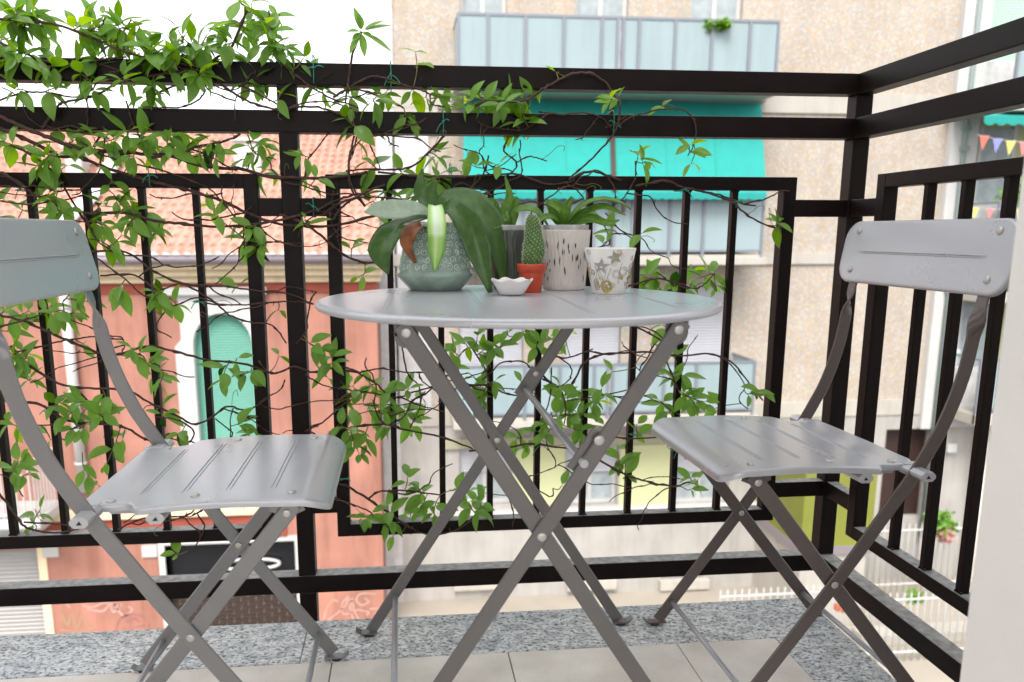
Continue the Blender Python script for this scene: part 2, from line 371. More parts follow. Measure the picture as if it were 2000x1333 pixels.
for (a, c) in ((.1974, .2444), (.2819, .3335), (1.3432, XS)):
    for z0 in (.857, .2135):
        b = MB(); b.box((a-.001, .005, z0), (c+.001, .031, z0+.0365), .0015); rpart(b, 'link_bar')
for z0 in (.857, .2135):
    b = MB(); b.box((XS+.005, -.094, z0), (XS+.031, 0, z0+.0365), .0015); rpart(b, 'link_bar')

# ------------------------------------------------------------------ pressed metal sheets (chair seats and backs)
def sheet(Wx, Wy, rc, hfun, warp, lip=.007, edge=.005):
    """rounded rectangle 2Wx x 2Wy with a rolled edge; warp(x, y, drop) -> 3D point"""
    def coords(W):
        s = [W-k for k in (0, .0012, .0028, .005, .009)]
        n = max(6, int(2*(W-.012)/.006)); mid = [-(W-.014)+2*(W-.014)*k/n for k in range(n+1)]
        return sorted([-q for q in s])+mid+sorted(s)
    X, Y = coords(Wx), coords(Wy)
    def rc_map(x, y):
        dx, dy = abs(x)-(Wx-rc), abs(y)-(Wy-rc)
        if dx > 0 and dy > 0:
            mxx = max(dx, dy); l = math.hypot(dx, dy); f = mxx/l
            dx *= f; dy *= f; dd = rc-math.hypot(dx, dy)
            return math.copysign(Wx-rc+dx, x), math.copysign(Wy-rc+dy, y), dd
        return x, y, min(Wx-abs(x), Wy-abs(y))
    b = MB(); P = []
    for x in X:
        row = []
        for y in Y:
            a, c, d = rc_map(x, y); drop = 0 if d >= edge else edge-math.sqrt(max(0, edge*edge-(edge-d)**2))
            row.append(warp(a, c, -drop*.8+hfun(a, c)))
        P.append(row)
    ids = b.grid(P)
    loop = [ids[0][j] for j in range(len(Y))]+[ids[i][-1] for i in range(1, len(X))]+[ids[-1][j] for j in range(len(Y)-2, -1, -1)]+[ids[i][0] for i in range(len(X)-2, 0, -1)]
    pl = [(x, y) for x in X for y in Y]
    low = []
    per = [(X[0], y) for y in Y]+[(x, Y[-1]) for x in X[1:]]+[(X[-1], y) for y in Y[-2::-1]]+[(x, Y[0]) for x in X[-2:0:-1]]
    for x, y in per:
        a, c, d = rc_map(x, y); low.append(b.vert(warp(a, c, -edge*.8-lip)))
    n = len(loop)
    for k in range(n): b.face((loop[k], low[k], low[(k+1) % n], loop[(k+1) % n]), True)
    return b
def rivet(parent, p, nrm, r=.0065, h=.0028, name='rivet', mat=None):
    nrm = Vector(nrm).normalized(); q = nrm.to_track_quat('Z', 'Y').to_matrix().to_4x4(); T = Matrix.Translation(Vector(p)) @ q
    b = MB(); b.lathe([(r, 0), (r, h*.35), (r*.85, h*.8), (r*.5, h), (.0001, h*1.02)], n=16)
    b.v = [tuple(T @ Vector(v)) for v in b.v]
    return b.build(name, mat or m_rivet, parent)

def make_chair(label, loc, rz, lean, legmat, group='folding metal chairs at the bistro table'):
    root = empty('folding_chair', loc, rz); tag(root, label, 'chair', group)
    def L(z): return -lean*max(0, min(1, (z-.45)/.35))
    prof = [(.168, .012), (0, .2456), (-.085, .373), (-.117, .420), (-.136, .452), (-.151, .480), (-.1645, .5055), (-.1765, .535), (-.187, .565), (-.198, .605), (-.205, .645), (-.209, .675), (-.2135, .70), (-.219, .725), (-.227, .76), (-.2375, .83)]
    HB = .1725
    for s in (-1, 1):
        P = [(u+L(z), s*HB, z) for u, z in prof]
        P = [tuple(p) for p in smooth_path(P[:11], 3)[:-1]+smooth_path(P[10:], 9)]
        wd = []
        for i, p in enumerate(P):
            a = Vector(P[max(0, i-1)]); c = Vector(P[min(len(P)-1, i+1)]); t = (c-a).normalized(); nrm = Vector((t.z, 0, -t.x))
            k = max(0, min(1, (p[2]-.655)/.055)); k = k*k*(3-2*k)
            wd.append(nrm*math.cos(k*math.pi/2)+Vector((0, -s, 0))*math.sin(k*math.pi/2))
        b = MB(); b.sweep(P, wd, .0124, .0022)
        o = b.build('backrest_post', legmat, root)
        for p, q in (((0, .2456), s*(HB+.0022)),): rivet(o, (p[0], q, p[1]), (0, s, 0), .006, .002)
        rivet(o, (0, s*(HB-.0045-.0045), .2456), (0, -s, 0), .006, .002)
        # foot: bent tab and rubber pad
        b = MB(); b.box((.150, s*HB-.013, .0045), (.190, s*HB+.004, .008), .001); b.sweep([(.188, s*HB-.005, .0065), (.197, s*HB-.005, .013)], [(0, 1, 0)]*2, .008, .0015); b.build('foot_tab', legmat, o)
        b = MB(); b.lathe([(.010, 0), (.010, .0045), (.0001, .0045)], (.174, s*HB-.004, 0), 14); b.build('foot_pad', m_blackrub, o)
        # short leg
        vs_ = s*(HB-.0055)
        sp = [(.1445, vs_, .4285), (0, vs_, .2456), (-.188, vs_, .0105)]
        b = MB(); t = (Vector(sp[-1])-Vector(sp[0])).normalized(); nrm = Vector((t.z, 0, -t.x))
        t_ = Vector((.010, 0, .013)); sp2 = [Vector(sp[0])+t_]+sp
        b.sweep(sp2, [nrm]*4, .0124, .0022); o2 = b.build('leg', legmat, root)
        rivet(o2, (.1445, vs_+s*.0022, .4285), (0, s, 0), .0065, .003)
        b = MB(); b.box((-.205, vs_-.013, .0045), (-.172, vs_+.004, .008), .001); b.sweep([(-.203, vs_-.005, .0065), (-.211, vs_-.005, .012)], [(0, 1, 0)]*2, .008, .0015); b.build('foot_tab', legmat, o2)
        b = MB(); b.lathe([(.010, 0), (.010, .0045), (.0001, .0045)], (-.19, vs_-.004, 0), 14); b.build('foot_pad', m_blackrub, o2)
        # bracket under the seat front that holds the short leg
        b = MB(); b.sweep([(.124, s*(HB-.010), .440), (.1445, s*(HB-.010), .430), (.165, s*(HB-.010), .440)], [(0, 0, 1)]*3, .011, .0014); b.build('seat_bracket', legmat, root)
        # side channel under the seat back
        b = MB(); b.box((-.112, s*.128-.010, .424), (-.030, s*.128+.012, .4385), .004); b.box((-.150, s*.150-.007, .428), (-.118, s*.150+.009, .446), .002); b.build('side_channel', m_alu, root)
    for u, z, h, nm in ((.1395, .052, HB-.002, 'stretcher'), (-.152, .056, HB-.008, 'stretcher')):
        b = MB(); b.tube([(u, -h, z), (u, h, z)], .0052, 12); b.build(nm, m_rod, root)
    for u, z, h in ((-.127, .437, .203), (-.034, .4315, .181)):
        b = MB()
        b.sweep([(u, -h, z), (u, h, z)], [(1, 0, 0)]*2, .0125, .0078)
        o = b.build('seat_rail', m_alu, root)
        for s in (-1, 1):
            b = MB(); y = s*(h+.0004); b.v = []; i = [b.vert(p) for p in ((u-.004, y, z-.003), (u+.004, y, z-.003), (u+.001, y, z+.003))]; b.face(i); b.build('rail_hole', m_blackrub, o)
    # seat
    U0, U1 = -.147, .207; UC = (U0+U1)/2; WX = (U1-U0)/2; WY = .181
    def wid(u):
        k = max(0, min(1, (u+.076)/.017)); k = k*k*(3-2*k); return .1535/.181+(1-.1535/.181)*k
    def zs(u, v=0):
        z = .4465+.036*(u+.11) + .0035*math.cos((u-.03)*16)
        if u > .165: z -= ((u-.165)**2)*9
        if u < -.10: z += (-.10-u)*.10
        return z - .0012*(v/.18)**2
    def warp(x, y, d):
        u = x+UC; v = y*wid(u); return (u, v, zs(u, v)+d)
    b = sheet(WX, WY, .034, lambda x, y: 0, warp, lip=.0075, edge=.004)
    for u in (-.069, -.006, .057, .121):
        for du in (-.003, .003):
            P = [(u+du, v, zs(u, v)+.0003) for v in [(-.135+.27*k/12)*(wid(u)) for k in range(13)]]
            b.tube(P, [.0002]+[.0011]*11+[.0002], 6)
    seat = b.build('seat', m_alu, root)
    for u in (-.107, .014, .150):
        for s in (-1, 1):
            v = s*.1505*(wid(u) if u < -.1 else 1)*(.985 if u < 0 else 1); v = s*(.128 if u < -.1 else .151)
            if u < -.1: v = s*.1375
            rivet(seat, (u, v, zs(u, v)), (0, 0, 1), .0068, .0032)
    # backrest
    ZC, HZ, WB = .7855, .0605, .2205
    def ub(z, v): return -.2135-(z-.75)*.187+L(z) - .004*(1-(v/.22)**2)
    def warpb(x, y, d):
        z = ZC+x; return (ub(z, y)+d*.98, y, z+d*.18)
    b = sheet(HZ, WB, .036, lambda x, y: 0, warpb, lip=.006, edge=.004)
    P = [(ub(ZC, v)+.0003, v, ZC) for v in [-.168+.336*k/16 for k in range(17)]]
    for dz in (-.0016, .0016): b.tube([(p[0], p[1], p[2]+dz) for p in P], [.0002]+[.0014]*15+[.0002], 6)
    back = b.build('backrest', m_alu, root)
    for z in (.75, .826):
        for s in (-1, 1): rivet(back, (ub(z, .18)+.0001, s*.180, z), (1, 0, .18), .0068, .003)
    return root
make_chair('grey metal folding chair left of the table, its backrest cut by the picture edge', (.171, -.4005, 0), 0, .017, m_aluleg)
make_chair('grey metal folding chair in the railing corner, right of the table beside the white wall', (1.189, -.331, 0), math.pi+R(1.7), -.008, m_warmreflleg)

# ------------------------------------------------------------------ bistro table
TX, TY, TZ, TR = .6705, -.399, .7202, .3208
tab = empty('bistro_table', (TX, TY, 0)); tag(tab, 'round grey metal folding bistro table with crossed legs and potted plants on it', 'table')
b = MB()
b.lathe([(.0001, 0), (.10, 0), (.20, 0), (.29, 0), (.306, -.0002), (.314, -.0008), (.3186, -.0024), (.3208, -.0055), (.3205, -.0085), (.3190, -.0115), (.3170, -.0125), (.3155, -.0118), (.315, -.006), (.30, -.0035), (.0001, -.0035)], (0, 0, TZ), 128)
for x in (-.205, -.0683, .0683, .205):
    h = math.sqrt(.29**2-x*x); q = R(-1.5)
    for dx in (-.0025, .0025):
        P = [((x+dx)*math.cos(q)-v*math.sin(q), (x+dx)*math.sin(q)+v*math.cos(q), TZ+.0002) for v in [-h+2*h*k/16 for k in range(17)]]
        b.tube(P, [.0001]+[.0007]*15+[.0001], 6)
b.build('tabletop', m_alu, tab)
xa, xb, zt_ = .180, .2625, .697     # half spans at the top pivots and at the feet
for yi, s in ((.254, 1), (-.254, -1)):
    for sgn, off in ((1, 0), (-1, -.0055)):
        # sgn 1: top right to bottom left (outer), -1: top left to bottom right (inner)
        y = yi+s*off; p0 = Vector((sgn*xa, y, zt_)); p1 = Vector((-sgn*xb, y, .009)); t = (p1-p0).normalized(); nrm = Vector((t.z, 0, -t.x))
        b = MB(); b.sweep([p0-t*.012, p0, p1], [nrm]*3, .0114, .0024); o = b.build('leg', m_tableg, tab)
        rivet(o, (p0.x, y+s*.0024, p0.z), (0, s, 0), .0068, .0025)
        if off: rivet(o, (p0.x, y-s*.0024, p0.z), (0, -s, 0), .008, .003)
        b = MB(); xx = -sgn*(xb+.004); b.box((xx-.017, y-.010, .0045), (xx+.017, y+.010, .0075), .001); b.sweep([(xx-sgn*.015, y, .006), (xx-sgn*.026, y, .014)], [(0, 1, 0)]*2, .009, .0015); b.build('foot_tab', m_tableg, o)
        b = MB(); b.lathe([(.012, 0), (.011, .0045), (.0001, .0045)], (xx, y, 0), 14); b.build('foot_pad', m_blackrub, o)
        # bracket plate under the top
        b = MB(); b.box((sgn*xa-.016, y-s*.006-.0012, zt_-.006), (sgn*xa+.016, y-s*.006+.0012, TZ-.0036), .001)
        b.lathe([(.0155, -.0012), (.0155, .0012)], (0, 0, 0), 20, caps=True)
        n0 = len(b.v)-40
        for k in range(n0, len(b.v)): v = b.v[k]; b.v[k] = (sgn*xa+v[0], y-s*.006+v[2], zt_-.006+v[1])
        b.build('bracket', m_tableg, tab)
    zc = zt_*xb/(xa+xb); rivet(tab, (0, yi+s*.0024, zc), (0, s, 0), .0068, .003)
    rivet(tab, (0, yi-s*.0079, zc), (0, -s, 0), .0068, .003)
b = MB(); b.tube([(-.205, -.252, .094), (-.205, .252, .094)], .006, 12)
b.v = [(x-.005, y, z-.012) for x, y, z in b.v]; b.build('stretcher', m_rod, tab)
b = MB(); b.tube([(.0555, -.262, .517), (.0555, .25, .517)], .0058, 12); b.build('stretcher', m_rod, tab)
for y, s in ((-.2485, 1), (.2485, -1)):
    k = .0; b = MB(); p0 = Vector((.0555-.009, y, .502)); p1 = Vector((.0555+.026, y, .556)); t = (p1-p0).normalized(); nrm = Vector((t.z, 0, -t.x))
    b.sweep([p0, p1], [nrm]*2, .0150, .0018); o = b.build('lock_plate', m_tableg, tab)
rivet(tab, (.0765, -.2566, .548), (0, -1, 0), .0075, .0025); rivet(tab, (.0765, .2465, .548), (0, -1, 0), .006, .0025)

# ------------------------------------------------------------------ things on the table
TZ = .715   # shapes below are laid out from this height, then set down at their places at the end
def potmat(*a, **k): return M(*a, **k)
# green planter with scrolls in relief
m_planter = M('sage_glaze', (.27, .36, .30), .22, var=.18, vs=30, coat=.3)
m_soil = M('bark_soil', (.05, .03, .02), .95, var=.4, vs=80, bump=.8, bs=120)
pc = Vector((.551, -.137, TZ))
pl = empty('orchid_planter', pc); tag(pl, 'sage green glazed ceramic planter with raised scroll pattern at the back left of the table', 'plant pot')
PP = [(.0001, .001), (.047, 0), (.050, .001), (.0745, .027), (.0755, .031), (.0725, .034), (.070, .038), (.066, .060), (.059, .090), (.0520, .118), (.0505, .1265), (.0490, .1275), (.047, .126), (.048, .110), (.0001, .108)]
b = MB(); b.lathe([(r, z) for r, z in PP], n=72)
def prad(z):
    q = [(.0715, .034)]+[p for p in PP if .036 < p[1] < .1266][:5]; q.sort(key=lambda e: e[1])
    for (r0, z0), (r1, z1) in zip(q, q[1:]):
        if z0 <= z <= z1: return r0+(r1-r0)*(z-z0)/(z1-z0)
    return q[-1][0] if z > q[-1][1] else q[0][0]
PQ = [(.0715, .034), (.070, .038), (.066, .060), (.059, .090), (.0520, .118), (.0505, .1265)]
def prad(z):
    for (r0, z0), (r1, z1) in zip(PQ, PQ[1:]):
        if z0 <= z <= z1: return r0+(r1-r0)*(z-z0)/(z1-z0)
    return .0505 if z > .12 else .0715
rnd = random.Random(3); body = b.build('pot', m_planter, pl); b = MB()
for row, z0 in enumerate((.046, .059, .073, .087, .101, .114)):
    nn = 26
    for k in range(nn):
        a0 = 2*math.pi*(k+.5*(row % 2))/nn+rnd.uniform(-.04, .04); hand = rnd.choice((-1, 1)); sz = rnd.uniform(.0055, .0075); ph = rnd.uniform(0, 6.28); P = []
        for i in range(17):
            t = i/16; rr = sz*(1-t*.82); th = ph+hand*t*8.5
            z = z0+rr*math.sin(th); r_ = prad(z); a = a0+rr*math.cos(th)/r_
            P.append((r_*math.cos(a), r_*math.sin(a), z))
        b.tube(P, [.0004]+[.0012]*15+[.0008], 6, caps=False)
b.build('scroll_relief', M('sage_glaze_ridges', (.50, .60, .53), .25, var=.2, vs=60), body)
# orchid
m_orch = mat_leaf('orchid_leaf', (.045, .11, .028), (.14, .26, .075), (.12, .17, .09), .16)
m_orchp = mat_leaf('orchid_leaf_pale', (.40, .50, .38), (.50, .60, .48), (.10, .20, .05), .25)
m_orchv = mat_attr('variegated_leaf', (.16, .38, .04), (.38, .60, .16), (.66, .80, .58), .32)
m_dry = M('dried_leaf', (.26, .085, .02), .6, c2=(.10, .035, .015), vs=60, bump=.4)
orch = empty('orchid', pc+Vector((0, 0, .11))); tag(orch, 'broad leaved orchid growing in the sage green planter', 'plant')
def strap_leaf(pts, wid, nrm, mat, parent, name='leaf', fold=.25, wave=0, n=18, m_=8, tonef=None, off=None, seed=0):
    """leaf along pts (world); wid list of half widths; nrm: upper side direction at each point"""
    C_ = smooth_path(pts, 6); N = len(C_); b = MB(); rows = []; L0 = Vector(off) if off is not None else Vector((0, 0, 0)); rr = random.Random(seed)
    for i, p in enumerate(C_):
        t = i/(N-1); q = t*(len(wid)-1); k = min(int(q), len(wid)-2); w_ = wid[k]+(wid[k+1]-wid[k])*(q-k)
        nk = t*(len(nrm)-1); kk = min(int(nk), len(nrm)-2) if len(nrm) > 1 else 0
        nn = Vector(nrm[kk]).lerp(Vector(nrm[min(kk+1, len(nrm)-1)]), nk-kk)
        tg = (C_[min(i+1, N-1)]-C_[max(i-1, 0)]).normalized(); side = tg.cross(nn).normalized(); up_ = side.cross(tg).normalized()
        row = []
        for j in range(m_+1):
            s = -1+2*j/m_; a = abs(s)
            h = fold*w_*(a**1.3)+wave*w_*math.sin(t*11+s*2)*a
            if j == m_//2: h -= .0006
            b.t = tonef(t, s) if tonef else rr.uniform(.3, .6)+.2*(1-a)
            row.append(b.vert(p-L0+side*s*w_*(1-.06*fold)+up_*h))
        rows.append(row)
    for a, c in zip(rows, rows[1:]):
        for j in range(m_): b.face((a[j], a[j+1], c[j+1], c[j]), True)
    return b.build(name, mat, parent, solid=.0012)
oo = orch.location
Z = TZ
crown = Vector((.552, -.137, Z+.140))
def wp(px, py, y): return at(px, py, y)
strap_leaf([crown, wp(815, 408, -.155), wp(775, 410, -.175), wp(740, 412, -.19), wp(712, 414, -.20)], [.006, .018, .0245, .020, .0015], [(0, -.75, .75), (0, -.8, .62), (.1, -.8, .6)], m_orchp, orch, fold=.10, off=oo)
strap_leaf([crown, wp(805, 430, -.155), wp(768, 450, -.185), wp(745, 490, -.20), wp(758, 536, -.205)], [.008, .020, .028, .028, .002], [(-.3, -.3, .9), (-.6, -.8, .3), (-.4, -.9, 0)], m_orch, orch, fold=.15, off=oo)
strap_leaf([crown, wp(850, 402, -.175), wp(853, 440, -.218), wp(852, 490, -.222), wp(849, 530, -.218)], [.006, .013, .0175, .015, .002], [(0, -.5, .9), (0, -1, .2), (0, -1, 0)], m_orchv, orch, fold=.22, off=oo, tonef=lambda t, s: max(0, min(1, .78-abs(s)**2*1.0+(.25 if t < .6 else -.3*t)-.12*math.sin(s*18)+(.12 if abs(s) < .15 else 0))))
strap_leaf([crown+Vector((-.01, -.005, -.02)), wp(812, 445, -.205), wp(797, 470, -.212), wp(800, 492, -.215), wp(812, 514, -.215)], [.006, .014, .013, .008, .002], [(-.3, -1, .2)], m_dry, orch, fold=.5, wave=.35, off=oo)
strap_leaf([crown, wp(880, 388, -.140), wp(925, 400, -.155), wp(965, 452, -.17), wp(985, 560, -.175)], [.010, .026, .034, .029, .005], [(0, -.55, .85), (.2, -.8, .6), (.5, -.85, .1)], m_orch, orch, fold=.10, off=oo)
strap_leaf([crown+Vector((0, -.006, -.003)), wp(878, 405, -.175), wp(912, 436, -.20), wp(935, 490, -.215), wp(958, 572, -.228)], [.008, .018, .024, .024, .004], [(0, -.5, .9), (-.2, -.9, .5), (-.3, -.95, .1)], m_orch, orch, fold=.38, off=oo)
strap_leaf([crown, wp(842, 380, -.125), wp(850, 352, -.12)], [.008, .013, .003], [(.2, -1, .1)], m_orch, orch, fold=.3, off=oo)
strap_leaf([crown, wp(822, 375, -.10), wp(825, 330, -.09)], [.007, .014, .002], [(-.2, -1, .1)], m_orch, orch, fold=.3, off=oo)
strap_leaf([crown, wp(880, 400, -.09), wp(905, 440, -.075), wp(915, 480, -.07)], [.008, .02, .02, .003], [(.3, -.6, .6)], m_orch, orch, fold=.2, off=oo)

# white veined pot
def vein_pot(name, label, c, r0, r1, h, mat, slits, inner=True, seed=1, cat='plant pot'):
    root = empty(name, c); tag(root, label, cat, None); rr = random.Random(seed)
    def fr(a, z): return 1+.012*math.sin(a*34+1.6*math.sin(z*75+a*3)+1.1*math.sin(z*140+a*7))
    n = 12; prof = [(.0001, .001), (r0*.92, 0), (r0, .002)]+[(r0+(r1-r0)*(k/n)**1.15, .002+(h-.004)*k/n) for k in range(1, n+1)]+[(r1, h), (r1-.003, h), (r1-.004, h-.006), (r0*.9, h-.03), (.0001, h-.03)]
    b = MB(); b.lathe([(r, z) for r, z in prof], n=240, fr=lambda a, z: fr(a, z) if z > .001 else 1); o = b.build('pot', mat, root)
    if slits:
        b = MB()
        for k in range(80):
            a0 = rr.uniform(0, 6.28); z0 = rr.uniform(.02, h*.86); L_ = rr.uniform(.004, .0095); w_ = rr.uniform(.0008, .0015); r_ = (r0+(r1-r0)*(z0/h)**1.15)*1.012+.0004; lean = rr.uniform(-.12, .12)
            P = [(-1, 0), (-.5, .7), (0, 1), (.5, .7), (1, 0), (.5, -.7), (0, -1), (-.5, -.7)]
            ids = []
            for p, q in P:
                a = a0+(q*w_+p*L_*lean)/r_; ids.append(b.vert((r_*math.cos(a), r_*math.sin(a), z0+p*L_)))
            b.face(ids)
        b.build('slits', m_blackrub, o)
    if inner:
        mi = M('clear_inner_pot', (.42, .42, .41), .3, var=.3, vs=60)
        b = MB(); b.lathe([(r1*.90, h-.02), (r1*.925, h+.006), (r1*.935, h+.0095), (r1*.89, h+.0095), (r1*.87, h+.001), (.0001, h+.001)], n=60); b.build('inner_pot', mi, root)
        b = MB(); 
        for k in range(70):
            a = rr.uniform(0, 6.28); q = r1*.8*math.sqrt(rr.random()); s_ = rr.uniform(.003, .007)
            B = bmesh.new(); bmesh.ops.create_icosphere(B, subdivisions=1, radius=s_)
            b.bm(B, Matrix.Translation((q*math.cos(a), q*math.sin(a), h+.002)) @ Matrix.Rotation(rr.uniform(0, 3), 4, 'X') @ Matrix.Diagonal((1, .7, .5, 1)))
        b.build('bark_chips', m_soil, root)
    return root
m_veinw = M('blush_white_glaze', (.66, .60, .55), .35, var=.05, vs=20)
m_veing = M('dark_green_glaze', (.07, .085, .065), .3, var=.2, vs=20)
vein_pot('veined_pot', 'off white pot with wavy carved veins and dark slits behind the red cactus pot', Vector((.799, -.160, TZ)), .0405, .0485, .1135, m_veinw, True)
vein_pot('ribbed_pot', 'dark green ribbed pot half hidden by orchid leaves at the table back edge', Vector((.699, -.128, TZ)), .034, .044, .1135, m_veing, False, seed=4)

m_sm = mat_leaf('small_orchid_leaf', (.05, .16, .02), (.26, .45, .07), (.14, .22, .08), .35)
o2 = empty('young_orchid', Vector((.799, -.160, TZ+.11))); tag(o2, 'young orchid with a low tuft of bright leaves in the white veined pot', 'plant'); q = o2.location
c2 = Vector((.795, -.16, TZ+.118))
for pts, wd_, nr in (
    ([c2, at(1085, 420, -.16), at(1068, 392, -.165)], [.006, .012, .003], [(-.3, -1, .3)]),
    ([c2, at(1100, 415, -.18), at(1082, 400, -.19), at(1070, 398, -.19)], [.005, .013, .010, .002], [(-.2, -.9, .5)]),
    ([c2, at(1105, 410, -.16), at(1118, 385, -.16)], [.006, .010, .003], [(.3, -1, .2)]),
    ([c2, at(1135, 405, -.17), at(1175, 390, -.18), at(1210, 396, -.19), at(1232, 408, -.19)], [.006, .012, .011, .008, .001], [(0, -.3, 1)]),
    ([c2, at(1140, 418, -.17), at(1180, 405, -.19), at(1222, 420, -.20)], [.006, .012, .010, .001], [(0, -.6, .8)]),
    ([c2, at(1150, 428, -.18), at(1185, 436, -.20), at(1210, 430, -.21)], [.005, .009, .007, .001], [(0, -.9, .4)]),
    ([c2, at(1120, 425, -.15), at(1150, 415, -.12), at(1175, 425, -.10)], [.005, .012, .010, .002], [(0, -.6, .8)]),
    ([c2, at(1085, 428, -.17), at(1062, 425, -.18), at(1048, 440, -.18)], [.005, .010, .008, .002], [(0, -.6, .8)])):
    strap_leaf(pts, wd_, nr, m_sm, o2, fold=.3, off=q, m_=6, seed=int(pts[1].x*1e4))
o3 = empty('young_orchid', Vector((.699, -.128, TZ+.11))); tag(o3, 'young orchid with upright bulbs and a long thin leaf in the dark green ribbed pot', 'plant'); q3 = o3.location
c3 = Vector((.70, -.128, TZ+.118))
for pts, wd_, nr in (
    ([c3, at(985, 415, -.13), at(995, 385, -.13), at(987, 345, -.13)], [.005, .009, .008, .001], [(0, -1, .2)]),
    ([c3, at(975, 420, -.14), at(965, 395, -.14), at(955, 388, -.14)], [.005, .008, .006, .001], [(-.4, -1, .3)]),
    ([c3, at(1010, 412, -.13), at(1045, 412, -.14), at(1070, 440, -.14)], [.005, .010, .011, .002], [(.1, -.6, .9)]),
    ([c3, at(1000, 420, -.12), at(1008, 392, -.12), at(1004, 386, -.12)], [.005, .008, .006, .002], [(.3, -1, .2)]),
    ([c3, at(990, 425, -.14), at(975, 440, -.16), at(965, 448, -.17)], [.004, .007, .006, .001], [(0, -.9, .4)])):
    strap_leaf(pts, wd_, nr, m_sm, o3, fold=.3, off=q3, m_=6, seed=int(pts[1].x*1e4))
b = MB()
for px, py, h in ((978, 432, .03), (990, 430, .028), (984, 436, .022)):
    p = at(px, py, -.14)-q3; b.tube([p+Vector((0, 0, -.018)), p, p+Vector((0, 0, h*.6))], [.004, .0065, .002], 10)
b.build('bulbs', m_sm, o3)

# cactus in its red pot
m_terr = M('red_plastic', (.50, .060, .022), .35)
cc = Vector((.7235, -.228, TZ)); cp = empty('cactus_pot', cc); tag(cp, 'small orange red plastic pot that holds the cactus', 'plant pot')
b = MB(); b.lathe([(.0001, .001), (.0175, 0), (.0185, .001), (.0228, .036), (.0228, .037), (.0262, .0375), (.0272, .051), (.0268, .0525), (.0255, .0525), (.024, .044), (.0001, .044)], n=48); b.build('pot', m_terr, cp)
b = MB(); b.lathe([(.0001, .0462), (.024, .046)], n=30); b.build('soil', m_soil, cp)
m_cact = M('cactus_skin', (.07, .16, .03), .6, var=.3, vs=60); m_spine = M('cactus_spines', (.66, .66, .55), .6)
ca = empty('cactus', cc+Vector((0, 0, .046))); tag(ca, 'upright knobbly green cactus covered in white spines', 'cactus')
rr = random.Random(5); CR = [(.014, 0), (.0185, .012), (.0205, .025), (.0195, .042), (.016, .052), (.0155, .06), (.0135, .074), (.0105, .086), (.006, .093), (.0001, .096)]
def crad(z):
    for (r0, z0), (r1, z1) in zip(CR, CR[1:]):
        if z0 <= z <= z1: return r0+(r1-r0)*(z-z0)/(z1-z0)
    return .0001
def cax(z): return Vector((.0035*math.sin(z*45)+z*.03, 0, z))
b = MB(); sb = MB(); ga = 2.39996
b.lathe([(r*.92, z) for r, z in CR], n=24)
b.v = [(x+cax(z).x, y, z) for x, y, z in b.v]
for k in range(300):
    z = .094*(k+.5)/300; r_ = crad(z); a = k*ga; p = cax(z)+Vector((r_*math.cos(a)*.9, r_*math.sin(a)*.9, 0)); nrm = Vector((math.cos(a), math.sin(a), .25)).normalized()
    B = bmesh.new(); bmesh.ops.create_icosphere(B, subdivisions=1, radius=.0021); b.bm(B, Matrix.Translation(p), sm=True)
    for j in range(9):
        d = (nrm+Vector((rr.uniform(-.9, .9), rr.uniform(-.9, .9), rr.uniform(-.8, .9)))).normalized(); t = p+nrm*.0018; e = t+d*rr.uniform(.0025, .0055)
        s_ = d.orthogonal().normalized()*.00022; s2 = d.cross(s_)
        i = [sb.vert(t+s_), sb.vert(t-s_*.5+s2*.8), sb.vert(t-s_*.5-s2*.8), sb.vert(e)]
        sb.face((i[0], i[1], i[3])); sb.face((i[1], i[2], i[3])); sb.face((i[2], i[0], i[3]))
b.build('body', m_cact, ca); sb.build('spines', m_spine, ca)

# white scalloped dish
m_porc = M('white_porcelain', (.72, .70, .67), .25, coat=.3)
dc = Vector((.6785, -.289, TZ)); di = MB()
N = 96; rows = []
for k in range(9):
    t = k/8; row = []
    for j in range(N):
        a = 2*math.pi*j/N; r_ = .0175+(.0365-.0175)*(t**.75); wv = .5+.5*math.cos(7*a); z = .029*t-(.0042*(1-wv))*t**3; r2 = r_*(1+.06*t*t*(wv-.5))
        row.append((r2*math.cos(a), r2*math.sin(a), z))
    rows.append(row+[row[0]])
di.grid(rows); di.face([di.vert((.0175*math.cos(2*math.pi*j/24), .0175*math.sin(2*math.pi*j/24), .0003)) for j in range(24)])
dish = di.build('dish', m_porc, solid=.002); dish.location = dc; tag(dish, 'small white porcelain dish with a scalloped rim in front of the pots', 'dish')

# white candle cup with stars and gold scrolls
m_cup = M('cup_white', (.74, .73, .70), .4); m_gold = M('gold_print', (.50, .40, .15), .4, .4); m_silver = M('grey_star_print', (.36, .35, .35), .5, .2); m_line = M('brown_line_print', (.22, .18, .13), .6)
uc = Vector((.861, -.262, TZ)); cu = empty('candle_cup', uc); tag(cu, 'white tapered candle cup printed with grey stars and gold scrolls', 'candle holder')
H_, ra, rb_ = .0815, .0305, .0462
b = MB(); b.lathe([(.0001, .001), (ra-.001, 0), (ra, .0015), (rb_, H_-.001), (rb_-.001, H_), (rb_-.0025, H_-.001), (ra-.001, .006), (.0001, .006)], n=72); cupo = b.build('cup', m_cup, cu)
def con(a, z, e=.0004):     # a: angle from the side that faces the room
    r_ = ra+(rb_-ra)*z/H_+e; A = -math.pi/2-.26+a; return (r_*math.cos(A), r_*math.sin(A), z)
def star(b, a0, z0, s_, rot=0):
    b.face([b.vert(con(a0+(s_ if k % 2 == 0 else s_*.42)*math.sin(rot+k*math.pi/5)/.038, z0+(s_ if k % 2 == 0 else s_*.42)*math.cos(rot+k*math.pi/5))) for k in range(10)])
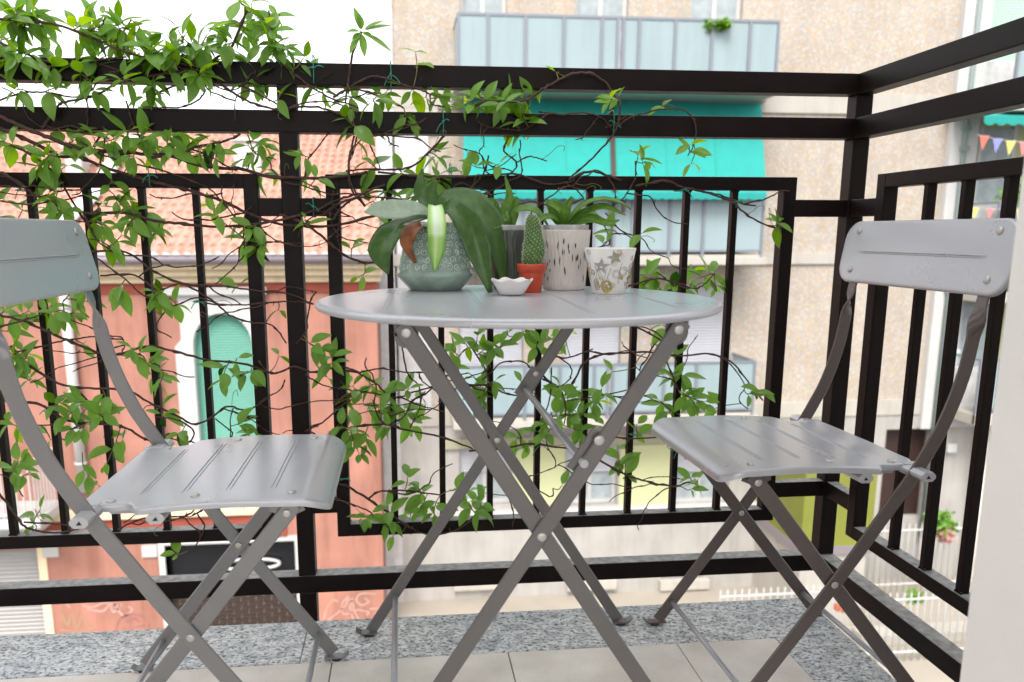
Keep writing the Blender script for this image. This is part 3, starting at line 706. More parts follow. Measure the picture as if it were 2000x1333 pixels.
for q in ((-.38, .050, .0155, .1), (.20, .0655, .0135, 1.0), (2.0, .052, .014, .3), (3.4, .052, .014, .3), (4.6, .052, .014, .3)):
    b = MB(); star(b, *q); b.build('grey_star', m_silver, cupo)
rr = random.Random(11); g = MB(); l = MB()
def disc(b, a0, z0, s_, n=20): b.face([b.vert(con(a0+s_*math.cos(2*math.pi*k/n)/.036, z0+s_*math.sin(2*math.pi*k/n), .0005)) for k in range(n)])
def loopc(b, a0, z0, s_, tw=2.2, w_=.00045, n=30, ph=0):
    b.tube([con(a0+s_*(1-t*.6)*math.cos(ph+t*tw*6.28)/.038, z0+s_*(1-t*.6)*math.sin(ph+t*tw*6.28), .0002) for t in [k/(n-1) for k in range(n)]], w_, 4)
disc(g, -.13, .0135, .0115)
for k in range(64):
    a = rr.uniform(-1.6, 4.5); z = rr.uniform(.012, .075)
    if abs(a+.38) < .45 and abs(z-.05) < .018: continue
    loopc(g if k % 2 else l, a, z, rr.uniform(.004, .010), rr.uniform(1, 2), rr.uniform(.0003, .00055), ph=rr.uniform(0, 6))
for k in range(14):
    a = rr.uniform(-1.5, 1.6); z = rr.uniform(.005, .03); l.tube([con(a, z), con(a+rr.uniform(-.3, .3), z+rr.uniform(.01, .03)), con(a+rr.uniform(-.4, .4), z+.035)], .0003, 4); disc(l, a, z, .0011, 8)
for k in range(26): disc(l, -.13+rr.uniform(-.22, .22), .0135+rr.uniform(-.008, .008), .0007, 6)
disc(g, .62, .030, .004)
g.build('gold_scrolls', m_gold, cupo); l.build('line_drawing', m_line, cupo)

# each thing set down on the table, at its real size
for o, x, y, z in ((pl, .5479, -.2085, .7202), (orch, .5479, -.2085, .8250), (bpy.data.objects['veined_pot'], .7841, -.2305, .7202), (bpy.data.objects['ribbed_pot'], .6889, -.2000, .7202),
                   (o2, .7841, -.2305, .8250), (o3, .6889, -.2000, .8250), (cp, .7122, -.2952, .7202), (ca, .7122, -.2952, .7640), (dish, .6694, -.3534, .7202), (cu, .8432, -.3276, .7202)):
    o.location = (x, y, z); o.scale = (.9525, .9525, .9525)
TZ = .7202

# ------------------------------------------------------------------ street level
GZ = -6.53
b = MB(); b.box((-120, -40, GZ-.5), (120, 9.2, GZ-.14)); tag(b.build('road', m_road), kind='structure')
b = MB(); b.box((-120, 9.2, GZ-.5), (120, 60, GZ), .02); tag(b.build('pavement', m_paleground), kind='structure')

def wall_holes(b, X0, X1, Z0, Z1, Y, holes, depth=.22):
    xs = sorted({X0, X1, *[h[0] for h in holes], *[h[2] for h in holes]}); zs_ = sorted({Z0, Z1, *[h[1] for h in holes], *[h[3] for h in holes]})
    xs = [x for x in xs if X0 <= x <= X1]; zs_ = [z for z in zs_ if Z0 <= z <= Z1]
    for a, c in zip(xs, xs[1:]):
        for e, f in zip(zs_, zs_[1:]):
            cx, cz = (a+c)/2, (e+f)/2
            if any(h[0] < cx < h[2] and h[1] < cz < h[3] for h in holes): continue
            b.quad((a, Y, e), (c, Y, e), (c, Y, f), (a, Y, f))
    for h in holes:
        x0, z0, x1, z1 = max(h[0], X0), max(h[1], Z0), min(h[2], X1), min(h[3], Z1)
        if x0 >= x1 or z0 >= z1: continue
        for p, q in (((x0, z0), (x1, z0)), ((x1, z0), (x1, z1)), ((x1, z1), (x0, z1)), ((x0, z1), (x0, z0))):
            b.quad((p[0], Y, p[1]), (p[0], Y+depth, p[1]), (q[0], Y+depth, q[1]), (q[0], Y, q[1]))
def pr_(px0, py0, px1, py1, Y):
    """rectangle on a plane facing the street: x0, z0, x1, z1"""
    cx, cy = (px0+px1)/2, (py0+py1)/2
    return at(px0, cy, Y).x, at(cx, py1, Y).z, at(px1, cy, Y).x, at(cx, py0, Y).z

# ------------------------------------------------------------------ apartment house opposite
Y = 13.0
ap = empty('apartment_building', (6, Y, GZ)); tag(ap, 'tall apartment building faced in pale pebbledash with glass balconies across the street', 'building')
def bp(mb, name, mat, par=None, lab=None):
    o = mb.build(name, mat, par or ap)
    if not par: o.location = (-6, -Y, -GZ)
    if lab: o['label'] = lab
    return o
XL, XR = .06, 11.38; TOP = 12.5
zb2 = (at(1570, 222, Y).z, at(1570, 183, Y).z); zb3 = (at(1570, 516, Y).z, at(1570, 494, Y).z); zb4 = (at(1650, 812, Y).z, at(1650, 783, Y).z)
XB0, XB1 = at(893, 300, Y).x, at(1492, 300, Y).x      # balcony bay
# openings behind the balconies
H1 = [pr_(898, -110, 990, 130, Y), pr_(1125, -110, 1228, 130, Y), pr_(1350, -110, 1452, 130, Y)]
H2 = [pr_(912, 215, 1008, 470, Y), pr_(1110, 215, 1212, 470, Y), pr_(1330, 215, 1428, 470, Y)]
H3 = [pr_(896, 560, 1022, 800, Y), pr_(1100, 560, 1212, 800, Y), pr_(1330, 560, 1426, 800, Y)]
b = MB(); wall_holes(b, XL+.32, XR, zb4[1], TOP, Y, H1+H2+H3); b.box((XL+.32, Y+.2, zb4[1]), (XR, Y+9, TOP)) if False else None
bp(b, 'wall', m_peb)
b = MB(); b.box((XL, Y-.03, GZ), (XL+.34, Y+9, TOP)); bp(b, 'corner_strip', m_stucco)
b = MB(); b.quad((XL, Y-.01, at(780, 262, Y).z), (at(838, 400, Y).x, Y-.01, at(780, 262, Y).z), (at(838, 400, Y).x, Y-.01, zb4[1]), (XL, Y-.01, zb4[1])); b.box((XL+.3, Y-.03, zb4[1]), (at(838, 400, Y).x, Y+.01, at(780, 262, Y).z)); bp(b, 'stucco_field', m_stucco)
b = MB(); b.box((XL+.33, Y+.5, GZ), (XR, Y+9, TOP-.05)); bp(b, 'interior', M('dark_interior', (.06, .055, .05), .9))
for z0, z1, mm in ((*zb2, m_cream), (*zb3, m_cream), (*zb4, m_cream)):
    b = MB(); b.box((XL+.1, Y-.05, z0), (XR+.01, Y+.02, z1)); bp(b, 'floor_band', mm)
b = MB(); b.box((XL+.345, Y-.045, at(800, 262, Y).z), (XB0-.35, Y+.02, zb2[0]+.01)); bp(b, 'floor_band', m_cream)
def window(h, kind, Y=Y, par=None, rec=.16, loc=True):
    """kind: curtain, glass, shutter (rolled down), half"""
    x0, z0, x1, z1 = h; t = .07; fr = MB()
    fr.box((x0, Y+rec-.02, z0), (x0+t, Y+rec+.05, z1)); fr.box((x1-t, Y+rec-.02, z0), (x1, Y+rec+.05, z1)); fr.box((x0+t, Y+rec-.018, z0), (x1-t, Y+rec+.048, z0+t)); fr.box((x0+t, Y+rec-.018, z1-t), (x1-t, Y+rec+.048, z1))
    fr.box(((x0+x1)/2-.04, Y+rec-.016, z0+t), ((x0+x1)/2+.04, Y+rec+.046, z1-t))
    f = bp(fr, 'window', m_white, par)
    pn = MB(); pn.box((x0+t*.5, Y+rec+.01, z0+t*.5), (x1-t*.5, Y+rec+.03, z1-t*.5)); pn.build('pane', m_curt if kind in ('curtain', 'half') else m_glass, f)
    zz = z0+(z1-z0)*(.0 if kind == 'shutter' else .52)
    if kind in ('shutter', 'half'):
        s = MB(); n = int((z1-zz)/.055); rows = []
        for k in range(n*3+1):
            z = z1-(z1-zz)*k/(n*3); o = (.0, .018, .022)[k % 3]; rows.append([(x0+.01, Y+rec-.06-o, z), (x1-.01, Y+rec-.06-o, z)])
        s.grid(rows, sm=False); s.build('roller_shutter', m_shut, f)
    return f
for h in H1: window(h, 'curtain')
for h in H2: window(h, 'half')
for h in H3: window(h, 'shutter')
def balcony(pT, pB, pS, px0, px1, posts, ret, Yf=12.0, extra=()):
    """glass balcony; pT, pB panel top and bottom row, pS slab bottom row"""
    pm = (px0+px1)/2; zt, zb_, zs_ = at(pm, pT, Yf).z, at(pm, pB, Yf).z, at(pm, pS, Yf).z; pc_ = (pT+pB)/2
    x0, x1 = at(px0, pc_, Yf).x, at(px1, pc_, Yf).x
    s = MB(); s.box((x0-.05, Yf-.04, zs_), (x1+.1, Y+.02, zs_+.13), .01); s.box((x0-.02, Yf+.01, zs_+.128), (x1+.04, Y+.02, zb_-.07), .01)
    sl = bp(s, 'balcony', m_cream)
    f = MB(); f.box((x0, Yf, zt-.035), (x1, Yf+.04, zt+.01)); f.box((x0, Yf+.003, zb_-.02), (x1, Yf+.037, zb_+.02))
    for xx in (x0, x1-.04):
        f.box((xx+.001, Yf+.041, zt-.035), (xx+.039, Y, zt+.01)); f.box((xx+.001, Yf+.041, zb_-.02), (xx+.039, Y, zb_+.02)); f.box((xx-.001, Yf-.004, zs_+.02), (xx+.045, Yf+.045, zt))
    P_ = [at(p, pc_, Yf).x for p in posts]
    for p in P_: f.box((p-.026, Yf-.02, zs_+.135), (p+.026, Yf+.036, zt-.02))
    f.build('balcony_frame', m_bframe, sl)
    ed = sorted([x0+.02]+P_+[x1-.02])
    for a, c in zip(ed, ed[1:]):
        if c-a < .16: continue
        g = MB(); g.box((a+.025, Yf+.014, zb_+.015), (c-.025, Yf+.024, zt-.03)); g.build('glass_panel', m_frost, sl)
    for xx in (x0+.012, x1-.024):
        g = MB(); g.box((xx, Yf+.06, zb_+.015), (xx+.01, Y-.02, zt-.03)); g.build('glass_panel', m_frost, sl)
    return sl
balcony(33, 152, 178, 893, 1521, [953, 1026, 1101, 1175, 1206, 1217, 1248, 1318, 1390, 1464], 0)
balcony(388, 491, 519, 884, 1492, [948, 1022, 1098, 1160, 1190, 1199, 1235, 1308, 1374], 0)
balcony(711, 806, 832, 890, 1474, [950, 1025, 1093, 1160, 1187, 1196, 1228, 1296, 1359], 0)
# green awning with scalloped valance
z0, z1 = at(1200, 200, Y).z, at(1200, 376, 11.75).z
x0, x1 = at(905, 195, Y-.15).x, at(1487, 200, Y-.15).x; xa_, xb__ = at(905, 380, 11.75).x, at(1497, 380, 11.75).x
b = MB(); rows = []
for k in range(13):
    t = k/12; sag = .03*math.sin(math.pi*t); rows.append([((x0+(xa_-x0)*t)+((x1-x0)+((xb__-xa_)-(x1-x0))*t)*j/24, 12.85-1.1*t, z0+(z1-z0)*t-sag) for j in range(25)])
n = 150; b.grid(rows); va = []
va.append([(xa_+(xb__-xa_)*j/n, 11.745, z1) for j in range(n+1)]); va.append([(xa_+(xb__-xa_)*j/n, 11.74, z1-.10-.022*abs(math.sin(math.pi*j/n*34))) for j in range(n+1)]); b.grid(va, sm=False)
aw = bp(b, 'awning', m_awn)
b = MB()
for q in (1/6, 2/6, 3/6, 4/6, 5/6):
    P = [(x0+(xa_-x0)*t+((x1-x0)+((xb__-xa_)-(x1-x0))*t)*q, 12.85-1.1*t-.004, z0+(z1-z0)*t-.03*math.sin(math.pi*t)+.006) for t in [k/12 for k in range(13)]]
    b.sweep(P, [(1, 0, 0)]*13, .012, .003)
b.build('awning_seam', M('awning_seam_cloth', (.010, .25, .185), .8), aw)
b = MB(); b.box((x0-.03, 12.78, z0+.02), (x1+.1, 12.98, z0+.17), .03); b.build('awning_box', m_cream, aw)
b = MB(); xm = at(1207, 290, 12.3).x; f_ = (xm-x0)/(x1-x0); b.sweep([(x0+(xa_-x0)*t+((x1-x0)+((xb__-xa_)-(x1-x0))*t)*f_, 12.85-1.1*t-.012, z0+(z1-z0)*t-.03*math.sin(math.pi*t)+.014) for t in [k/12 for k in range(13)]], [(1, 0, 0)]*13, .045, .006); b.box((xm-.05, 12.86, z1-.4), (xm+.05, 12.98, z0)); b.box((xm-.03, 11.8, z1-.35), (xm+.03, 11.86, z1)); b.build('awning_post', m_brown, aw)
# ground storey
GH = [pr_(897, 868, 998, 986, Y), pr_(1104, 868, 1206, 986, Y), pr_(1316, 868, 1424, 984, Y), pr_(1722, 838, 1812, 1012, Y)]
b = MB(); wall_holes(b, XL, 12.4, GZ, zb4[0], Y-.02, GH, .26); bp(b, 'ground_storey_wall', m_marble)
for h in GH[:3]: window(h, 'half')
for h in ((1000, 868, 1102, 986), (1209, 868, 1312, 985)):
    x0, z0, x1, z1 = pr_(*h, Y); b = MB(); b.box((x0, Y-.05, z0), (x1, Y, z1)); bp(b, 'lime_panel', m_lime)
x0, z0, x1, z1 = pr_(862, 988, 1500, 1004, Y); b = MB(); b.box((x0, Y-.16, z0), (x1, Y-.015, z1), .01); bp(b, 'sill_ledge', m_white)
x0, z0, x1, z1 = pr_(862, 848, 1500, 868, Y); b = MB(); b.box((x0, Y-.09, z0), (x1, Y-.015, z1), .01); bp(b, 'lintel_band', M('olive_beige_band', (.36, .34, .24), .8))
for px in (930, 1150, 1330):
    x0, z0, x1, z1 = pr_(px-45, 1128, px+50, 1146, Y); b = MB(); b.box((x0, Y-.18, z0), (x1, Y-.01, z1), .01); bp(b, 'cellar_sill', m_cream)
    x0, z0, x1, z1 = pr_(px-40, 1100, px+45, 1127, Y); b = MB(); b.box((x0, Y-.03, z0), (x1, Y-.018, z1)); bp(b, 'cellar_grille', m_gutter)
x0, z0, x1, z1 = GH[3]; b = MB(); b.box((x0, Y+.2, GZ), (x1, Y+.24, z1)); b.box((x0+.5, Y+.12, z0), (x0+.58, Y+.2, z1)); bp(b, 'entrance_door', m_brown)
# lime green porch, its side's shade put into the colour, right of the windows
xg0, xg1 = 7.69, at(1652, 1000, 11.1).x+.55; b = MB(); zl = at(1620, 1068, 11.1).z; zh = at(1560, 905, 11.1).z
b.box((xg0, 11.1, zl), (xg1, Y-.03, zh)); bp(b, 'lime_porch', m_limed)
b = MB(); b.box((xg0-.02, 11.08, zl-.16), (xg1+.02, Y-.03, zl+.005)); bp(b, 'porch_plinth', m_gutter)
b = MB(); b.box((xg0+.05, 11.15, GZ), (xg1-.05, Y-.03, zl-.16)); bp(b, 'porch_base', m_cream)
# grey stucco wing to the right with its window column
WX0 = at(1790, 568, 12.9).x
b = MB(); xw = at(1905, 300, 12.9).x; xw2 = xw+1.5
W = []
for pT, pB in ((-120, 120), (210, 395), (560, 720)): W.append((xw, at(1950, pB, 12.9).z, xw2, at(1950, pT, 12.9).z))
wall_holes(b, XR, 22, at(1850, 835, 12.9).z, TOP, 12.9, W, .4); b.box((XR, 12.9, GZ), (XR+.01, 13.05, TOP)); bp(b, 'wing_wall', m_stucco)
b = MB(); wall_holes(b, 12.35, 22, GZ, at(1850, 835, 12.9).z, 12.88, [], .3); bp(b, 'wing_base', M('rough_cream_render', (.60, .57, .50), .9, var=.12, vs=3, bump=.9, bs=10))
b = MB(); b.box((xw-.55, 12.86, at(1890, 835, 12.9).z), (xw, 13.0, TOP)); bp(b, 'white_pilaster', m_white)
b = MB(); b.tube([(XR-.04, 12.84, TOP), (XR-.04, 12.84, GZ+1)], .05, 8)
for px, py in ((1825, 250), (1815, 290), (1790, 568)):
    p = at(px, py, 12.84); b.box((XR-.12, 12.78, p.z-.05), (XR+.04, 12.9, p.z+.05))
bp(b, 'drainpipe', M('pipe_grey_green', (.22, .26, .25), .6))
b = MB(); z_, z2 = at(1780, 770, 12.85).z, at(1790, 690, 12.85).z; xx = XR+.18; b.tube([(xx, 12.8, z_), (xx, 12.8, z2)], .045, 8); b.box((xx-.1, 12.75, z2), (xx+.12, 12.9, z2+.07)); b.box((xx-.06, 12.75, z_-.08), (xx+.1, 12.9, z_)); bp(b, 'vent_pipe', M('pale_blue_pipe', (.45, .52, .55), .6))
for k, h in enumerate(W):
    x0, z0, x1, z1 = h
    bk = MB(); bk.box((x0, 13.25, z0), (x1, 13.28, z1)); o = bp(bk, 'loggia', m_lime)
    wn = MB(); wn.box((x0+.35, 13.2, z0), (x0+1.0, 13.24, z1-.35)); wn.build('pane', m_curt if k else m_shutg, o)
    wf = MB(); wf.box((x0+.28, 13.19, z0), (x0+.35, 13.245, z1-.3)); wf.box((x0+1.0, 13.19, z0), (x0+1.07, 13.245, z1-.3)); wf.build('window_frame', m_white, o)
    if k == 0:
        s = MB(); rows = []
        for q in range(91): rows.append([(x0+.01, 13.0-.015*(q % 2), z1-(z1-z0)*q/90), (x1, 13.0-.015*(q % 2), z1-(z1-z0)*q/90)])
        s.grid(rows, sm=False); s.build('roller_blind', M('pale_green_blind', (.42, .60, .47), .7), o)
for pT, pB, pS in ((75, 180, 190), (395, 560, 575), (703, 800, 832)):
    sx0 = xw-.02; zt, zb_ = at(1930, pT, 12.1).z, at(1930, pB, 12.1).z
    s = MB(); s.box((sx0, 12.05, zb_-.32), (xw2+.3, 12.95, zb_-.1), .01); sl = bp(s, 'balcony', m_cream)
    f = MB(); f.box((sx0, 12.1, zt-.03), (xw2+.3, 12.14, zt+.01)); f.box((sx0, 12.103, zb_-.02), (xw2+.3, 12.137, zb_+.02))
    for q in (0, .42, 1.02, 1.6): f.box((sx0+q, 12.08, zb_-.3), (sx0+q+.05, 12.135, zt-.02))
    f.box((sx0+.001, 12.14, zt-.03), (sx0+.039, 12.9, zt+.01)); f.build('balcony_frame', m_bframe, sl)
    for a, c in ((.05, .42), (.47, 1.02), (1.07, 1.6)):
        g = MB(); g.box((sx0+a+.01, 12.11, zb_+.015), (sx0+c-.01, 12.12, zt-.025)); g.build('glass_panel', m_frost, sl)
b = MB(); rows = []; za, zb_ = at(1950, 208, 12.2).z, at(1950, 240, 11.9).z; xa_ = at(1915, 225, 12.0).x
for k in range(7): rows.append([(xa_+2.2*j/40, 12.9-1.0*k/6, za+(zb_+.12-za)*k/6) for j in range(41)])
rows.append([(xa_+2.2*j/40, 11.895, zb_-.05*abs(math.sin(j*.75))) for j in range(41)]); b.grid(rows, sm=False); bp(b, 'awning', m_awn)
b = MB(); rows = []; za, zb_ = at(1950, 520, 12.2).z, at(1950, 548, 11.9).z; xa_ = at(1935, 540, 12.0).x
for k in range(7): rows.append([(xa_+2.2*j/40, 12.9-1.0*k/6, za+(zb_+.12-za)*k/6) for j in range(41)])
rows.append([(xa_+2.2*j/40, 11.895, zb_-.05*abs(math.sin(j*.75))) for j in range(41)]); b.grid(rows, sm=False); bp(b, 'awning', m_awn)
b = MB(); p = at(1858, 875, 12.87); b.box((p.x-.1, 12.83, p.z-.09), (p.x+.1, 12.885, p.z+.09)); bp(b, 'house_number_plate', m_white)

# bunting strings on the right balcony
fl = [(.62, .16, .12), (.25, .25, .55), (.75, .65, .16), (.75, .22, .22), (.28, .30, .60), (.70, .62, .2)]
fm = [M('flag_cloth', c, .8) for c in fl]
for px0, px1, py0, py1, sz, lab in ((1909, 2040, 264, 277, 1.0, 'string of triangular pastel flags hanging under the green awning at the right'), (1893, 2040, 405, 402, .8, 'lower string of pastel flags across the glass balcony at the right')):
    bu = empty('bunting', at(px0, py0, 12.02)); tag(bu, lab, 'bunting'); o0 = bu.location
    a, c = at(px0, py0, 12.02)-o0, at(px1, py1, 12.02)-o0
    b = MB(); P = [a.lerp(c, t/10)+Vector((0, 0, -.05*math.sin(math.pi*t/10))) for t in range(11)]; b.tube(P, .006, 5); b.build('string', m_white, bu)
    for k in range(5):
        t = (k+.15)/5; p = a.lerp(c, t)+Vector((0, 0, -.05*math.sin(math.pi*t))); w_ = .20*sz
        b = MB(); b.face([b.vert(p), b.vert(p+Vector((w_, 0, 0))), b.vert(p+Vector((w_*.5, .02, -.26*sz)))]); b.build('flag', fm[(k+(0 if sz == 1 else 2)) % 6], bu, solid=.004)

def tuft(name, c, r, n, lab, cat, mat, lsz=.06, flat=1, seed=0):
    rr = random.Random(seed); b = MB()
    for k in range(n):
        d = Vector((rr.gauss(0, 1), rr.gauss(0, 1), rr.gauss(0, 1))).normalized()*r*rr.random()**.4; d.z *= flat; p = d
        a = Vector((rr.gauss(0, 1), rr.gauss(0, 1), rr.gauss(0, .6))).normalized(); s = a.orthogonal().normalized()*lsz*.3; q = a.cross(s).normalized()*lsz*.06; b.t = rr.random()
        b.quad(p, p+a*lsz*.5+s+q, p+a*lsz, p+a*lsz*.5-s+q, sm=False)
    o = b.build(name, mat); o.location = c; tag(o, lab, cat); return o
tuft('balcony_plant', at(1412, 48, 11.95), .13, 260, 'green trailing plant on the rail of the top glass balcony', 'plant', m_leaf, .09, .6, 1)
tuft('balcony_plant', at(1385, 50, 12.0), .09, 90, 'small dusky plant beside the balcony divider on the top balcony', 'plant', m_leaf, .07, 1, 2)
tuft('potted_plant', at(1985, 390, 12.3), .3, 300, 'leafy plant on the right hand balcony under the bunting', 'plant', m_leaf, .12, 1, 3)
# potted flowers, and white picket fences down in the street
FY = 11.0
def fence(x0, x1, y0, y1, z0, h, lab, step=.13):
    L_ = math.hypot(x1-x0, y1-y0); root = empty('picket_fence', (x0, y0, z0)); tag(root, lab, 'fence', None); n = int(L_/step); d = Vector((x1-x0, y1-y0, 0))/L_
    b = MB()
    for z in (.18, h-.14): b.tube([d*0+Vector((0, 0, z)), d*L_+Vector((0, 0, z))], .02, 6)
    b.build('rail', m_white, root)
    first = None
    for k in range(n+1):
        if first is None:
            b = MB(); b.tube([(0, 0, 0), (0, 0, h-.04), (0, 0, h)], [.014, .014, .003], 6); first = o = b.build('picket', m_white, root)
        else:
            o = first.copy(); col.objects.link(o); o.parent = root
        o.location = d*(k*step)
p0 = atz(1478, 1120, GZ+1.0)
fence(5.9, 8.0, 10.4, 10.4, GZ, 1.25, 'short white metal picket fence behind the right chair legs')
fence(8.3, 13.2, 9.9, 9.9, GZ, 1.3, 'long white metal picket fence seen under the side railing')
fence(9.2, 14.0, 11.9, 11.9, GZ+.25, 1.45, 'white metal fence in front of the rough cream wall at the right')
tuft('potted_flower', at(1845, 1045, 11.7), .16, 200, 'pink flowering shrub standing against the cream wall', 'plant', M('pink_petals', (.45, .22, .20), .7), .09, 1, 5)
tuft('shrub', at(1838, 1020, 11.8), .30, 260, 'blue green shrub behind the pink flowers at the cream wall', 'plant', m_leaf, .12, .8, 6)
tuft('ground_plant', at(1640, 1188, 10.6), .12, 120, 'tiny reddish plant on the pavement below the railing corner', 'plant', M('red_leaf', (.42, .12, .06), .7), .07, .6, 7)
tuft('ground_plant', at(1785, 1165, 10.3), .12, 160, 'low green plant in front of the long picket fence', 'plant', m_leaf, .08, 1.3, 8)
b = MB(); b.box((8.6, 10.4, GZ), (12.4, 10.75, GZ+.22), .02); kb = b.build('planter_kerb', m_cream); tag(kb, 'low pale kerb along the long picket fence', 'kerb')

# ------------------------------------------------------------------ salmon house on the left
HY = 11.6; HX = .05
ho = empty('salmon_house', (-3, HY, GZ)); tag(ho, 'salmon pink house with red tile roof, yellow cornice and a green arched shutter', 'house')
def hp(mb, name, mat, par=None, lab=None):
    o = mb.build(name, mat, par or ho)
    if not par: o.location = (3, -HY, -GZ)
    if lab: o['label'] = lab
    return o
zc0, zc1 = at(600, 551, HY).z, at(600, 512, HY-.3).z
aw0, az0, aw1, az1 = pr_(383, 612, 497, 868, HY)
awc = (aw0+aw1)/2; arad = (aw1-aw0)/2; azs = az1-arad*1.15
b = MB(); HH = [pr_(-120, 1076, 82, 1242, HY), pr_(328, 1060, 580, 1242, HY)]
HH = [(h[0], GZ+.02, h[2], h[3]) for h in HH]
wall_holes(b, -14, HX, GZ, zc0+.05, HY, HH+[(aw0-.02, az0, aw1+.02, az1-.01)], .25); b.quad((HX, HY, GZ), (HX, HY+6, GZ), (HX, HY+6, zc0), (HX, HY, zc0)); hp(b, 'wall', m_pink)
b = MB(); b.box((-14, HY+.26, GZ), (HX-.02, HY+5.6, zc0-.05)); hp(b, 'interior', M('house_interior', (.03, .03, .03), .9))
b = MB(); b.box((-14, HY-.025, at(600, 572, HY).z), (HX+.01, HY+.01, zc0+.02)); hp(b, 'red_band', m_red)
z0, z1 = at(450, 1052, HY).z, at(450, 1004, HY).z
b = MB(); b.box((-14, HY-.03, z0), (aw0-.2, HY+.01, z1)); b.box((aw0-.2, HY-.03, z0), (at(560, 1020, HY).x, HY+.01, z1)); hp(b, 'red_band', m_red)
z2 = at(450, 985, HY).z; b = MB(); b.box((-14, HY-.10, z1), (at(560, 1000, HY).x, HY+.01, z2), .01); hp(b, 'string_course', m_yel)
# cornice, in three steps
b = MB(); zz = zc0; dz = (zc1-zc0)/3
for k, d in enumerate((.10, .22, .34)): b.box((-14, HY-d, zz+dz*k), (HX+.05+d*.3, HY+.02, zz+dz*(k+1)+.002), .015)
hp(b, 'cornice', m_yel)
b = MB(); gz = zc1; b.tube([(-14, HY-.42, gz+.05), (HX+.1, HY-.42, gz+.05)], .075, 12); hp(b, 'gutter', m_gutter)
# roof of wavy clay tiles
b = MB(); X0r, X1r = -9.5, HX+.06; rows = []; RY0, RZ0 = HY-.50, gz+.10; slope = .455; NR = 22; NX = int((X1r-X0r)/.165*8)
for k in range(NR):
    for q, lift in ((0, .05), (.5, .028), (.98, .004)):
        yy = RY0+(k+q)*.30; zz = RZ0+(k+q)*.30*slope+lift
        rows.append([(X0r+(X1r-X0r)*j/NX, yy-(.025*math.cos(2*math.pi*j/8) if q == 0 else 0), zz+.022*math.cos(2*math.pi*j/8)+.008*math.sin(j*.37+k)) for j in range(NX+1)])
b.grid(rows, sm=False)
yb = RY0+NR*.30; zb_ = RZ0+NR*.30*slope
b.quad((X0r, yb, zb_), (X1r, yb, zb_), (X1r, yb+6, zb_-2.5), (X0r, yb+6, zb_-2.5)); roof = hp(b, 'roof', m_tiler)
b = MB(); b.tube([(X0r, yb, zb_+.02), (X1r, yb, zb_+.02)], .11, 10); b.build('ridge_cap', m_tiler, roof)
def onroof(px, py):
    d = ray(px, py); t = (RZ0+.05+slope*(CP.y-RY0)-CP.z)/(d.z-slope*d.y); return CP+d*t
b = MB(); P = [onroof(*q) for q in ((262, 272), (243, 294), (217, 330), (171, 398), (130, 436), (90, 480))]
b.sweep([p+Vector((0, 0, .06)) for p in P], [(1, 0, 0)]*len(P), .16, .05); b.build('roof_flashing', m_white, roof)
for (pa, pb, h, w_) in (((468, 333), (495, 333), .55, .42), ((140, 345), (150, 345), .5, .2)):
    p = onroof(*pa); b = MB(); b.box((p.x-.1, p.y, p.z-.4), (p.x+w_, p.y+.4, p.z+h), .02); b.box((p.x-.15, p.y-.05, p.z+h-.002), (p.x+w_+.05, p.y+.45, p.z+h+.07), .02); b.build('chimney', m_white, roof)
# arched window with its white surround and green roller shutter
sx0, sx1 = at(345, 700, HY).x, at(517, 700, HY).x; sz1 = at(440, 576, HY).z
def arch(b, r, y0, y1, zb, zs_, rz, n=20, outer=None):
    """surround: outer rectangle minus arch"""
    A = [(awc+r*math.cos(math.pi*k/n), zs_+rz*math.sin(math.pi*k/n)) for k in range(n+1)]
    return A
A = arch(None, arad, 0, 0, az0, azs, az1-azs)
b = MB()
inner = [(aw1, az0)]+A+[(aw0, az0)]
def outp(x, z):
    if z <= azs: return (sx1 if x > awc else sx0, z)
    dx, dz_ = x-awc, z-azs; k = min((sx1-awc)/abs(dx) if abs(dx) > 1e-6 else 1e9, (sz1-azs)/dz_ if dz_ > 1e-6 else 1e9); return (awc+dx*k, azs+dz_*k)
for (p, q) in zip(inner, inner[1:]):
    P, Q = outp(*p), outp(*q)
    if (P[1] < sz1-1e-4) != (Q[1] < sz1-1e-4):
        cx_ = sx1 if P[0] > awc else sx0
        ids = [b.vert((P[0], HY-.05, P[1])), b.vert((Q[0], HY-.05, Q[1])), b.vert((cx_, HY-.05, sz1))]; b.face(ids)
    b.quad((p[0], HY-.05, p[1]), (q[0], HY-.05, q[1]), (Q[0], HY-.05, Q[1]), (P[0], HY-.05, P[1]))
    b.quad((P[0], HY-.05, P[1]), (Q[0], HY-.05, Q[1]), (Q[0], HY+.01, Q[1]), (P[0], HY+.01, P[1]))
    b.quad((q[0], HY-.05, q[1]), (p[0], HY-.05, p[1]), (p[0], HY+.2, p[1]), (q[0], HY+.2, q[1]))
b.quad((sx0, HY-.05, sz1), (awc, HY-.05, sz1), (awc, HY-.0501, sz1-.001), (sx0, HY-.05, sz1-.001)) if False else None
win = hp(b, 'arched_window', m_white)
b = MB(); b.box((sx0-.12, HY-.14, sz1), (sx1+.10, HY+.01, sz1+.13), .02); b.build('window_hood', m_white, win)
b = MB(); b.box((sx0-.5, HY-.32, az0-.16), (sx1+.18, HY+.01, az0-.01), .03); b.box((sx0-.32, HY-.2, az0-.34), (sx1+.05, HY+.01, az0-.158), .05); b.build('window_sill', m_white, win)
b = MB(); rows = []; n = 50
for k in range(n*2+1):
    z = az0+(az1-az0)*k/(n*2)
    hw = arad if z <= azs else arad*math.sqrt(max(0, 1-((z-azs)/(az1-azs))**2)); o = .012*(k % 2)
    rows.append([(awc-hw, HY+.10+o, z), (awc+hw, HY+.10+o, z)])
b.grid(rows, sm=False); b.build('roller_shutter', m_shutg, win)
